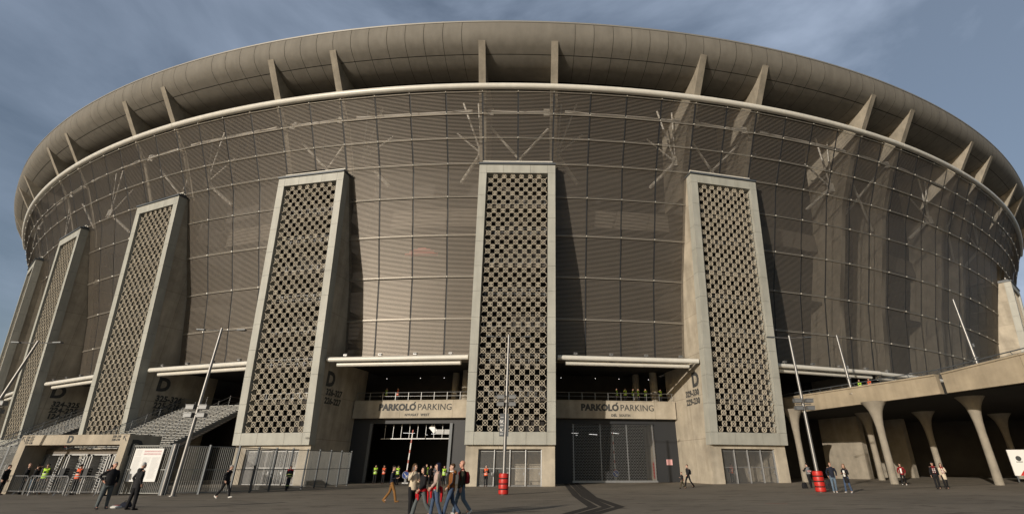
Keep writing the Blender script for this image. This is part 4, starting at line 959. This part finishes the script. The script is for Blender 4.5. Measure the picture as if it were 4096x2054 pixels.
    for sx in (-1, 1):
        c = RT((sx*.030, -.086, .012)); d.lathe([(.004, -.007), (.012, 0), (.004, .007)], c, 8)
        d.obox(RT((sx*.016, -.094, .032)), RT((sx*.046, -.085, .034)), .008, .007)
    d.mi = 2; d.obox(RT((-.022, -.091, -.058)), RT((.022, -.091, -.058)), .012, .010)
    d.mi = 0
    for i, sx in enumerate((-1, 1)):
        s0, e0, w0 = arm_pts[i]; fw = (w0-e0).normalized(); sd_ = Vector((1, 0, 0))-fw*fw.x
        sd_ = sd_.normalized() if sd_.length > .2 else Vector((0, 0, 1)); sd_ = (Vector((0, 1, 0))-fw*fw.y); sd_ = sd_.normalized() if sd_.length > .2 else Vector((0, 0, 1)); nr = fw.cross(sd_)*sx
        pc = w0+fw*0.02; loft_p = [(pc-fw*.03, .024, .02), (pc+fw*.015, .036, .018), (pc+fw*.06, .042, .016), (pc+fw*.075, .040, .013)]
        n = 10; vv = []
        for c, ra, rb in loft_p: vv += [c+sd_*ra*cos(2*pi*j/n)+nr*rb*sin(2*pi*j/n) for j in range(n)]
        d.add(vv, [(a*n+j, a*n+(j+1) % n, (a+1)*n+(j+1) % n, (a+1)*n+j) for a in range(3) for j in range(n)]+[tuple(range(n)), tuple(range(4*n-1, 3*n-1, -1))])
        for q, (of, l) in enumerate(((-.031, .075), (-.010, .085), (.011, .080), (.030, .062))):
            p0 = pc+fw*.07-sd_*of; p1 = p0+fw*l*.5-nr*.008; p2 = p1+fw*l*.35-nr*.028; d.tube([p0, p1, p2], [.0095, .009, .007], 6)
        p0 = pc-sd_*.034*1+fw*.01; d.tube([p0, p0-sd_*.022+fw*.03-nr*.012, p0-sd_*.022+fw*.065-nr*.022], [.012, .011, .008], 6)
    o['_add'] = len(ADDS); ADDS.append(d)
    P_ = o
    def piece(m, nm, mt, size=vs, sm=3):
        q = m.build(nm, mt, P_)
        if size: vox(q, size, sm)
        return q
    # trousers
    if bottom:
        m = MB(); loft(m, [(ln((0, 0, .80)), .145*f, .115*f), (ln((0, 0, .93)), .17*f, .125*f), (ln((0, 0, 1.04)), .15*f, .115*f)])
        for i in (0, 1):
            hp, kn_, an, t2 = J[i]; hp, kn_, an = hp+sh, kn_+sh, an+sh; fl = 1.25 if fem and bottom is GREYJ else 1.0
            m.tube([hp+Vector((0, 0, .03)), hp.lerp(kn_, .5), kn_, kn_.lerp(an, .45), an+Vector((0, 0, .0))], [.095*f, .083*f, .066*f, .066*fl, .060*fl], 12)
        piece(m, 'trousers', bottom)
    for i in (0, 1):
        hp, kn_, an, t2 = J[i]; an = an+sh; m = MB(); pt_ = max(-0.9, min(0.5, t2*0.9)); cp, sp = cos(pt_), sin(pt_)
        R2 = lambda p: an+Vector((p[0], p[1]*cp+p[2]*sp, -p[1]*sp+p[2]*cp))
        m.tube([R2((0, .055, -.03)), R2((0, .02, -.028)), R2((0, -.08, -.04)), R2((0, -.16, -.048)), R2((0, -.19, -.05))], [(.03, .03), (.045, .05), (.044, .042), (.042, .03), (.02, .015)], 10)
        m.tube([R2((0, .0, .03)), R2((0, .005, -.03))], [.045, .045], 10)
        piece(m, 'shoe', shoes, vs*0.9, 2)
    # top: torso and sleeves in one garment
    m = MB(); hem = 0.86-coat
    rows = [(ln((0, 0, hem)), (.168+coat*.06)*f, (.135+coat*.06)*f), (ln((0, 0, 1.0)), .165*f, .13*f), (ln((0, 0, 1.14)), (.152 if not fem else .135)*f, .122*f), (ln((0, 0, 1.30)), (.172 if not fem else .155)*f, (.128 if not fem else .13)*f), (ln((0, 0, 1.40)), .172 if not fem else .152, .11), (ln((0, .005, 1.465)), .10, .08), (ln((0, .01, 1.50)), .072, .068)]
    if coat > 0.05: rows.insert(1, (ln((0, 0, (hem+1.0)/2)), (.17+coat*.03)*f, .135*f))
    loft(m, rows, 16)
    for i in (0, 1):
        s0, e0, w0 = arm_pts[i]; m.tube([ln((0, 0, 1.40)), s0+Vector((0, 0, -.028)), s0.lerp(e0, .55), e0, e0.lerp(w0, .5), w0.lerp(e0, .06)], [.07, .066, .060, .055, .051, .045], 11)
    piece(m, 'jacket' if not fem or coat else 'sweater', top)
    if vest:
        m = MB(); loft(m, [(ln((0, 0, .90)), .185*f, .15*f), (ln((0, 0, 1.14)), .172*f, .142*f), (ln((0, 0, 1.30)), .182*f, .148*f), (ln((0, 0, 1.40)), .172, .13), (ln((0, .005, 1.47)), .115, .095)], 16)
        for sx in (-1, 1): m.tube([ln((sx*.09, -.02, 1.44)), ln((sx*.17, 0, 1.44))], [.07, .082], 10)
        v_ = piece(m, 'vest', vest)
        m = MB()
        for z, rx, ry in ((1.02, .184, .152), (1.16, .180, .149)): loft(m, [(ln((0, 0, z)), rx*f, ry*f), (ln((0, 0, z+.045)), rx*f, ry*f)], 18)
        q = m.build('reflective_strip', REFL, v_)
        m = MB(); m.box(-.07, .05, -.157*f-lean*.35, -.150*f-lean*.35, 1.22+dz, 1.34+dz); m.box(-.10, .10, .149*f-lean*.35, .158*f-lean*.35, 1.22+dz, 1.33+dz); m.build('vest_print', CHAR, v_)
    if collar: m = MB(); m.tube([ln((.075*cos(a), -.01+.075*sin(a), 1.50)) for a in np.linspace(0, 2*pi, 13)], .028, 8); piece(m, 'collar', collar, vs*.9, 2)
    # hair
    if hs != 'bald':
        m = MB(); rows_ = [(-.02, .070, .07, .03), (.02, .079, .092, .014), (.06, .078, .100, .010), (.095, .062, .080, .012), (.122, .03, .042, .012)]
        n = 14; vv = []
        for z, rx, ry, cy in rows_:
            for j in range(n):
                t_ = 2*pi*j/n; yy = cy+ry*sin(t_)
                if z < .055 and yy < -.02: yy = -.02+(.02 if z < 0 else 0)
                vv.append(RT((rx*cos(t_), yy, z)))
        m.add(vv, [(i*n+j, i*n+(j+1) % n, (i+1)*n+(j+1) % n, (i+1)*n+j) for i in range(4) for j in range(n)]+[tuple(range(n-1, -1, -1)), tuple(range(4*n, 5*n))])
        if hs in ('long', 'verylong', 'bob'):
            L2 = {'long': .26, 'verylong': .50, 'bob': .17}[hs]
            vv2 = [(RT((0, .03, .06)), .085), (RT((0, .055, -.06)), .092), (RT((0, .075, -.06-L2*.5)), .085), (RT((0, .07, -.06-L2)), .05)]
            m.tube([p for p, r in vv2], [(r, r*.62) for p, r in vv2], 12)
            for sx in (-1, 1): m.tube([RT((sx*.06, -.015, .06)), RT((sx*.078, -.005, -.04)), RT((sx*.075, .0, -.05-L2*.75))], [.028, .034, .022], 8)
        piece(m, 'hair', hair, vs*.8, 2)
    if cap:
        m = MB(); loft(m, [(RT((0, .008, .035)), .083, .102), (RT((0, .008, .09)), .078, .096), (RT((0, .01, .13)), .04, .05)], 14); m.obox(RT((0, -.08, .045)), RT((0, -.15, .038)), .11, .012); piece(m, 'cap', cap, vs*.8, 2)
    for ex in extras:
        if ex == 'phone': m = MB(); w0 = arm_pts[0][2]; m.box(w0.x-.04, w0.x+.01, w0.y-.06, w0.y-.045, w0.z+.03, w0.z+.17); EXT.append((m, 'mobile_phone', PHONE, P_, 'white phone held to the ear by the woman in the cream fleece', 'phone'))
        if ex == 'backpack' or ex == 'redpack':
            m = MB(); loft(m, [(ln((0, .17, 1.0)), .13, .07), (ln((0, .19, 1.04)), .15, .10), (ln((0, .19, 1.25)), .15, .10), (ln((0, .165, 1.40)), .11, .06)], 14)
            for sx in (-1, 1): m.tube([ln((sx*.09, .13, 1.38)), ln((sx*.115, .0, 1.50)), ln((sx*.12, -.125, 1.36)), ln((sx*.14, -.08, 1.14)), ln((sx*.13, .13, 1.06))], .016, 6)
            EXT.append((m, 'backpack', DRED if ex == 'redpack' else CHAR, P_, 'dark red backpack worn by the bald man' if ex == 'redpack' else 'dark backpack worn by the father walking with a child', 'backpack'))
        if ex == 'waist':
            m = MB(); loft(m, [(ln((0, 0, .90)), .195, .165), (ln((0, 0, .96)), .20, .168), (ln((0, 0, 1.01)), .185, .15)], 16)
            m.tube([ln((0.0, .16, .97)), ln((.02, .19, .75)), ln((.02, .19, .50))], [(.15, .05), (.17, .055), (.15, .03)], 12)
            for sx in (-1, 1): m.tube([ln((sx*.03, -.16, .95)), ln((sx*.09, -.19, .82)), ln((sx*.10, -.17, .62))], [.045, .05, .04], 8)
            piece(m, 'tied_jacket', REDC, vs, 3)
        if ex == 'scarf':
            m = MB(); m.tube([ln((.09*cos(a), -.015+.09*sin(a), 1.47)) for a in np.linspace(0, 2*pi, 13)], .035, 8)
            for sx in (-1, 1): m.tube([ln((sx*.05, -.10, 1.46)), ln((sx*.055, -.165, 1.30)), ln((sx*.06, -.175, 1.02))], [(.035, .012), (.045, .014), (.045, .014)], 8)
            s_ = piece(m, 'scarf', DRED, vs, 2); m = MB()
            for sx in (-1, 1):
                for q in range(3): m.box(sx*.055-.035, sx*.055+.035, -.205-lean*.25, -.17-lean*.25, 1.08+q*.1+dz, 1.12+q*.1+dz)
            m.build('scarf_stripe', WHT, s_)
        if ex == 'whiteshirt': m = MB(); m.box(-.05, .07, -.139-lean*.3, -.125-lean*.3, .98+dz, 1.36+dz); piece(m, 'shirt_front', WHT, None)
        if ex == 'hood': m = MB(); loft(m, [(ln((0, .09, 1.38)), .10, .06), (ln((0, .08, 1.47)), .125, .09), (ln((0, .07, 1.54)), .09, .07)], 12); piece(m, 'hood', top, vs, 3)
        if ex == 'stripes':
            m = MB()
            for i in (0, 1): s0, e0, w0 = arm_pts[i]; sx = (-1, 1)[i]; m.tube([s0+Vector((sx*.05, 0, .03)), s0.lerp(e0, .5)+Vector((sx*.052, -.0, 0)), e0+Vector((sx*.05, 0, 0)), e0.lerp(w0, .6)+Vector((sx*.043, 0, 0))], .022, 6)
            piece(m, 'sleeve_stripe', NAVY, None)
        if ex == 'bib':
            m = MB(); loft(m, [(ln((0, 0, .97)), .178*f, .15*f), (ln((0, 0, 1.14)), .168*f, .142*f), (ln((0, 0, 1.30)), .18*f, .15*f), (ln((0, 0, 1.42)), .15, .12), (ln((0, .005, 1.47)), .11, .095)], 16); v_ = piece(m, 'bib', GREYV)
            m = MB(); m.box(-.15, .15, .150-lean*.2, .164-lean*.2, 1.12+dz, 1.24+dz); q = m.build('bib_band', REDC, v_)
            place_text('lettering', 'PHOTO', .105, (0, .166-lean*.2, 1.18+dz), (-1, 0, 0), WHT, v_, bold=.004, ext=.002); place_text('lettering', '016', .105, (0, .166-lean*.2, 1.05+dz), (-1, 0, 0), WHT, v_, bold=.004, ext=.002)
        if ex == 'fireband':
            m = MB()
            for z, rx in ((.95, .180), (1.12, .170)): loft(m, [(ln((0, 0, z)), rx, .14), (ln((0, 0, z+.05)), rx, .14)], 16)
            for i in (0, 1):
                hp, kn_, an, t2 = J[i]; c = kn_.lerp(an, .35)+sh; m.tube([c+Vector((0, 0, .03)), c-Vector((0, 0, .03))], .074, 10)
                s0, e0, w0 = arm_pts[i]; c = e0.lerp(w0, .4); dd = (w0-e0).normalized()*.025; m.tube([c-dd, c+dd], .061, 10)
            m.build('reflective_strip', mat('lime_tape', (0.55, 0.65, 0.2), 0.4), P_)
            m = MB(); m.tube([ln((-.20, .0, 1.43)), ln((.20, 0, 1.43))], [.086, .086], 10); piece(m, 'shoulder_panel', REDC, vs, 2)
        if ex == 'flag': m = MB(); m.box(-.10, -.03, .13, .145, .8+dz, 1.35+dz); m.mi = 1; m.box(-.03, .04, .13, .145, .8+dz, 1.35+dz); m.mi = 2; m.box(.04, .11, .13, .145, .8+dz, 1.35+dz); m.build('flag_cape', [GRN, WHT, REDC], P_)
        if ex == 'tote':
            m = MB(); loft(m, [((.0, .0, -.36), .17, .035), ((0, 0, -.2), .19, .06), ((0, 0, -.02), .16, .03)], 12)
            for sy in (-.02, .02): m.tube([(-.1, sy, -.04), (-.03, sy, .2), (.03, sy, .2), (.1, sy, -.04)], .008, 5)
            EXT.append((m, 'tote_bag', SAGE, P_, 'sage green tote bag on the shoulder of the woman with blue black hair', 'tote bag', Vector((0.21, 0.03, 1.18))))
    return o
ADDS = []; EXT = []
def ppl(u, v, label, yawdeg, zoff=None, hold_y=None, **k):
    p = G(u, v) if hold_y is None else at(u, v, hold_y)
    if zoff is not None: p.z = zoff
    if hold_y is not None and zoff is None: p.z = gz(p.x, p.y)
    return person(label, p, radians(yawdeg), **k)
WALK = ((26, 12), (-16, 22)); WALK2 = ((-16, 22), (26, 12)); STEP = ((14, 8), (-8, 14)); STAND = ((2, 2), (-2, 2))
# yaw 0 faces the camera; 90 faces right; -90 faces left; 180 faces the stadium
ppl(402, 2034, 'grey haired man in a black jacket and grey trousers standing in the left foreground', 55, h=1.78, legs=STAND, arms=('hips', 'pocket'), top=BLK, bottom=GREYJ, shoes=CHAR, hair=H_GR, skin=SKIN2, fat=1.18, spread=.04)
ppl(518, 2037, 'white haired man seen from behind in a dark hooded coat before the notice board', 150, h=1.76, legs=STAND, arms=('pocket', 'pocket'), top=CHAR, bottom=BLK, shoes=BLK, hair=H_WH, coat=.08, fat=1.12, spread=.06, extras=('hood',))
ppl(890, 1990, 'man in black with white shoes striding right along the bar fence', 90, h=1.78, legs=WALK2, arms=('pocket', 'pocket'), top=BLK, bottom=BLK, shoes=WHT, hair=H_GR, lean=.12)
ppl(1146, 1959, 'firefighter in dark gear with red shoulders and reflective bands by the bar fence', 40, h=1.74, legs=STEP, arms=('swingf', 'swingb'), top=NAVY, bottom=NAVY, shoes=BLK, extras=('fireband',))
ppl(1560, 2007, 'man in a navy jacket and tan trousers walking right past the open garage', 90, h=1.74, legs=WALK, arms=('hold', 'swingb'), top=NAVY, bottom=TAN, shoes=TAN, hair=H_DK, collar=None)
GP = 'woman and man in the group crossing the foreground'
ppl(1640, 2062, 'woman in a cream fleece and black trousers talking on a phone', 35, h=1.72, legs=STEP, arms=('phone', 'hold'), top=CREAM, bottom=BLK, shoes=BLK, hair=H_BR, hs='long', extras=('phone',), fem=True, turn=.3, vs=.013)
ppl(1680, 2066, 'woman with very long dark hair, red jacket tied at her waist and grey jeans', -60, h=1.66, legs=WALK, arms=('down', 'swingf'), top=BLK, bottom=GREYJ, shoes=WHT, hair=H_DK, hs='verylong', extras=('waist',), fem=True, vs=.013)
ppl(1737, 2068, 'woman with blue black hair, blush sweater and a red jacket hanging from her waist', -80, h=1.74, legs=STEP, arms=('down', 'swingf'), top=BLUSH, bottom=JEAN, shoes=WHT, hair=H_BL, hs='bob', extras=('waist', 'tote'), fem=True, turn=.15, vs=.013, fat=1.04)
ppl(1797, 2066, 'young man in a rust brown jacket with dark sleeve stripes and blue jeans', -70, h=1.74, legs=((-14, 24), (20, 6)), arms=('down', 'swingf'), top=BROWNJ, bottom=JEAN, shoes=CHAR, hair=H_BR, extras=('stripes', 'hood'), collar=WHT, vs=.013)
ppl(1838, 2058, 'bald man in a dark olive jacket with a red backpack', -75, h=1.84, legs=((18, 8), (-12, 26)), arms=('down', 'down'), top=OLIVE, bottom=JEANL, shoes=WHT, hs='bald', skin=SKIN2, extras=('redpack',), vs=.013, fat=1.08)
STW = 'stewards in hi-vis vests'
V = dict(group=STW)
ppl(1942, 1945, 'steward in an orange vest with folded arms at the gate of the middle pylon', 5, h=1.76, arms=('cross', 'cross'), top=BLK, bottom=BLK, vest=ORA, hair=H_GR, **V)
ppl(2932, 1930, 'steward in an orange vest standing at the gate of the right pylon', 0, h=1.76, arms=('down', 'down'), top=BLK, bottom=BLK, vest=ORA, hair=H_DK, cap=BLK, **V)
ppl(1498, 1915, 'steward in a yellow vest at the left side of the open garage mouth', 10, hold_y=60, h=1.76, arms=('cross', 'cross'), bottom=BLK, vest=YEL, **V)
ppl(1532, 1914, 'steward in an orange vest beside the yellow vested one at the open garage', -20, hold_y=60.5, h=1.74, arms=('cross', 'cross'), bottom=BLK, vest=ORA, **V)
ppl(1587, 1924, 'steward in a yellow vest half hidden behind the man in tan trousers', 160, hold_y=57, h=1.76, bottom=BLK, vest=YEL, hair=H_DK, **V)
ppl(1702, 1918, 'steward in a yellow vest behind the foreground group, left of the officer', 30, hold_y=58, h=1.82, bottom=BLK, vest=YEL, hs='bald', **V)
ppl(1718, 1925, 'man in black with white sleeve stripes and a cap in the garage mouth', 60, hold_y=55, h=1.76, bottom=BLK, top=BLK, hair=H_DK, cap=BLK)
ppl(1738, 1920, 'man in grey holding something red in the garage mouth', -40, hold_y=57, h=1.78, bottom=BLK, top=cloth('grey', (0.09, 0.09, 0.10)), arms=('hold', 'hold'))
ppl(1774, 1922, 'steward in a yellow vest between the blue haired woman and the man in brown', 15, hold_y=55, h=1.72, bottom=BLK, vest=YEL, arms=('down', 'hold'), **V)
# terrace
def terr(kc, lat, label, vest, yaw, dy=14.75, **k):
    x, y, h = ring(kc*U); m = Matrix.Rotation(h, 4, 'Z'); m.translation = (x, y, 0); p = m @ Vector((lat, dy, 8.3)); person(label, p, radians(yaw), vest=vest, bottom=BLK, vs=.022, group=STW, **k)
for i, (u, lb, yw, ar) in enumerate([(2468, 'steward in a yellow vest at the railing, first from the left on the south terrace', 60, ('down', 'down')), (2503, 'steward in a yellow vest at the railing, second from the left on the south terrace', -30, ('hips', 'down')), (2534, 'steward in a yellow vest at the railing, third from the left on the south terrace', 90, ('hold', 'hold')), (2556, 'steward in a yellow vest raising an arm at the railing of the south terrace', -70, ('raise', 'down')), (2584, 'capped steward in a yellow vest, second from the right on the south terrace', 20, ('cross', 'cross')), (2644, 'steward in a yellow vest turned away at the right end of the south terrace', 150, ('down', 'hips'))]):
    x, y, h = ring(.5*U); c0 = Vector((x, y, 0)); n_ = Vector((sin(h), -cos(h), 0)); t_ = Vector((cos(h), sin(h), 0)); pl = c0-n_*14.75; d = ray(u, 1600); tt = n_.dot(pl)/(n_.x*d.x+n_.y*d.y); hp = Vector((d.x*tt, d.y*tt, 0)); lat = (hp-pl).dot(t_)
    terr(.5, lat, lb, YEL, yw, arms=ar, cap=BLK if i == 4 else None)
for u, lb, vm in ((1543, 'steward in a yellow vest leaning at the railing of the west terrace', YEL), (1588, 'steward in an orange vest at the railing of the west terrace', ORA)):
    x, y, h = ring(-.5*U); c0 = Vector((x, y, 0)); n_ = Vector((sin(h), -cos(h), 0)); t_ = Vector((cos(h), sin(h), 0)); pl = c0-n_*14.75; d = ray(u, 1600); tt = n_.dot(pl)/(n_.x*d.x+n_.y*d.y); hp = Vector((d.x*tt, d.y*tt, 0)); lat = (hp-pl).dot(t_)
    terr(-.5, lat, lb, vm, -40, h=1.7)
# right plaza
ppl(2757, 1947, 'father in dark clothes with a backpack walking beside a child', -80, h=1.80, legs=WALK, arms=('down', 'swingf'), top=CHAR, bottom=BLK, extras=('backpack',))
ppl(2732, 1952, 'child wearing a tricolour flag and walking left beside the father', -85, h=1.25, legs=WALK2, arms=('down', 'hold'), top=CHAR, bottom=KHAKI, hair=H_BR, extras=('flag',))
ppl(3245, 1950, 'photographer seen from behind in a numbered grey and red bib', 190, h=1.78, legs=((4, 2), (-8, 6)), arms=('camera', 'camera'), top=BLK, bottom=BLK, shoes=CHAR, extras=('bib',), lean=.05)
ppl(3343, 1968, 'man in a dark navy jacket and light jeans walking before the walkway column', -20, h=1.80, legs=((10, 8), (-6, 12)), arms=('pocket', 'pocket'), top=NAVY, bottom=JEANL, shoes=WHT, hair=H_LB)
ppl(3397, 1969, 'woman in a long dark coat and jeans looking at her phone', -55, h=1.70, legs=STEP, arms=('hold', 'hold'), top=BLK, bottom=JEAN, shoes=WHT, hair=H_LB, hs='long', coat=.25, fem=True, extras=('whiteshirt', 'hood'))
ppl(3618, 1932, 'young man in a red jacket over a black and white shirt under the walkway', -40, hold_y=49, h=1.74, legs=WALK, arms=('pocket', 'pocket'), top=DRED, bottom=BLK, shoes=WHT, extras=('whiteshirt',), hair=H_DK)
ppl(3752, 1939, 'man with a red and white scarf under the elevated walkway', -30, hold_y=41.5, h=1.80, legs=STEP, arms=('down', 'down'), top=BLK, bottom=BLK, hair=H_BR, cap=BLK, extras=('scarf',))
ppl(3786, 1941, 'woman in a long cream coat with a red and white scarf', -25, hold_y=41.5, h=1.72, legs=STEP, arms=('down', 'hold'), top=CREAM, bottom=BLK, hair=H_DK, hs='long', coat=.22, fem=True, extras=('scarf',))
for u, y, lb, vm in ((3440, 55.5, 'steward in a yellow vest on the elevated walkway', YEL), (3480, 54.5, 'steward in an orange vest on the elevated walkway', ORA)):
    p = at(u, 1540, y); p.z = 8.4; person(lb, p, radians(-30), vest=vm, bottom=BLK, vs=.02, h=1.72, group=STW)
# gatehouse
ppl(152, 1972, 'steward in a yellow vest standing behind the crowd barriers', 10, hold_y=38.7, zoff=0, h=1.80, arms=('down', 'down'), bottom=BLK, vest=YEL, hair=H_DK, **V)
ppl(285, 1976, 'steward in an orange vest pointing left by the turnstiles', 170, hold_y=37.9, zoff=0, h=1.78, arms=('down', 'point'), bottom=BLK, vest=ORA, cap=BLK, **V)
ppl(75, 1972, 'balding man in black behind the crowd barriers by the left leg of the gatehouse', 140, hold_y=38.5, zoff=0, h=1.82, arms=('down', 'down'), bottom=CHAR, hs='bald')
ppl(112, 1972, 'person in dark clothes and light jeans raising an arm by the left turnstile', 160, hold_y=39.3, zoff=0, h=1.76, arms=('down', 'raise'), bottom=JEANL, hair=H_DK)
ppl(-6, 1972, 'person in black standing at the left edge of the picture', 100, hold_y=37.5, zoff=0, h=1.74, bottom=BLK)
ppl(412, 1976, 'dark clothed person hidden behind the grey haired man', 170, hold_y=36.6, zoff=0, h=1.74, bottom=BLK, arms=('hold', 'down'))
def onstairs(kc, u, v, yy, lab, **k):
    x, y, h = ring(kc*U); m = Matrix.Rotation(h, 4, 'Z'); m.translation = (x, y, 0); mi = m.inverted()
    d = ray(u, v); lo = None
    P0_ = mi @ Vector((0, 0, HC)); D_ = mi.to_3x3() @ d; t = (yy-P0_.y)/D_.y; q = P0_+D_*t; y0_ = -3.0 if kc > -2 else -2.0; q.z = (yy-y0_)*8.2/(12-y0_); person(lab, m @ q, h+pi*0.9, **k)
onstairs(-1.5, 555, 1765, -2.6, 'person in an orange jacket at the foot of the wide staircase', top=OJ, bottom=BLK, legs=STEP, vs=.02)
onstairs(-2.5, 283, 1735, 2.5, 'person in a red jacket climbing the left staircase', top=REDC, bottom=BLK, legs=STEP, vs=.02, lean=.1)
onstairs(-2.5, 178, 1745, -0.5, 'person in black climbing the left staircase', top=BLK, bottom=BLK, legs=STEP, vs=.02, lean=.2)

# bags on the ground
def bag(u, v, label, cat, m_, sz, dx=0, rz_=0, accent=None):
    p = G(u, v); t = empty('bag', p+Vector((dx, 0, 0)), rz_, label, cat); m = MB(); w_, d_, h_ = sz
    loft(m, [((0, 0, 0.0), w_*.46, d_*.45), ((0, 0, h_*.15), w_*.5, d_*.5), ((0, 0, h_*.6), w_*.47, d_*.45), ((0, 0, h_*.92), w_*.36, d_*.3), ((0, 0, h_), w_*.2, d_*.12)], 16); o = m.build('bag_body', m_, t); vox(o, .014, 2)
    m = MB(); m.tube([(-w_*.2, 0, h_*.93), (-w_*.12, 0, h_*1.12), (w_*.12, 0, h_*1.12), (w_*.2, 0, h_*.93)], .012, 6); m.build('strap', BLK, t)
    m = MB(); m.box(-w_*.25, w_*.25, -d_*.53, -d_*.46, h_*.15, h_*.5); m.build('pocket', accent or m_, t)
bag(3228, 1951, 'black camera bag behind the photographer', 'bag', BLK, (.45, .3, .42), dx=-.15)
bag(3290, 1951, 'black bag with white badges between photographer and lamp post', 'bag', BLK, (.42, .3, .34), accent=mat('badge_grey', (.35, .35, .35), .6))
bag(3318, 1953, 'black rucksack leaning against the red bumper of the right lamp post', 'rucksack', CHAR, (.5, .32, .62))
p = G(462, 2030); t = empty('shopping_bag', p, .2, 'red and white plastic bag lying at the feet of the man in the hooded coat', 'plastic bag')
m = MB(); loft(m, [((0, 0, 0.0), .2, .13), ((0, 0, .05), .23, .14), ((.02, 0, .10), .16, .09)], 14); o = m.build('bag_body', WHT, t); vox(o, .013, 1)
m = MB(); loft(m, [((.03, 0, .085), .15, .085), ((.05, 0, .125), .1, .05)], 12); m.build('bag_print', DRED, t)
p = G(500, 2026); t = empty('rucksack', p, .1, 'dark blue bag lying behind the feet of the man in the hooded coat', 'bag')
m = MB(); loft(m, [((0, 0, 0.0), .24, .16), ((0, 0, .08), .26, .17), ((.02, 0, .20), .16, .1)], 14); o = m.build('bag_body', NAVY, t); vox(o, .013, 2)
m = MB(); m.tube([(-.12, 0, .16), (-.05, -.02, .25), (.06, 0, .24), (.13, 0, .15)], .015, 6); m.build('strap', BLK, t)
# green marker on the walkway
p = at(3829, 1462, 47.5); t = empty('traffic_cone', Vector((p.x, p.y, 8.4)), 0, 'green pointed marker standing behind the walkway parapet', 'marker')
m = MB(); m.lathe([(.22, 0), (.22, .9), (.18, 1.25), (.05, 1.5)], n=12); m.build('cone', M_GREEN, t, True); m = MB(); m.box(-.25, .25, -.25, .25, 0, .05); m.build('base', M_BLACK, t)

# bake the remeshed bodies and clothes, then join hands and faces to the bodies
bpy.context.view_layer.update(); dg = bpy.context.evaluated_depsgraph_get()
new = [(o, bpy.data.meshes.new_from_object(o.evaluated_get(dg))) for o in BAKE]
for o, me in new:
    o.modifiers.clear(); mats_ = list(o.data.materials); o.data = me
    if len(me.materials) == 0:
        for m_ in mats_: me.materials.append(m_)
    if '_add' in o:
        d = ADDS[o['_add']]; del o['_add']; bm = bmesh.new(); bm.from_mesh(me); base = [bm.verts.new(v) for v in d.v]
        for f_, mi_ in zip(d.f, d.m):
            try: q = bm.faces.new([base[i] for i in f_]); q.material_index = mi_; q.smooth = True
            except ValueError: pass
        bm.to_mesh(me); bm.free()
    me.polygons.foreach_set('use_smooth', [True]*len(me.polygons))
bpy.context.view_layer.update()
for e in EXT:                                    # carried things stay objects of their own
    m, nm, mt, P_, lb, ct = e[:6]; o = m.build(nm, mt, None, True); mw = P_.matrix_world.copy()
    if len(e) > 6: mw = mw @ Matrix.Translation(e[6])
    o.matrix_world = mw; tag(o, lb, ct)
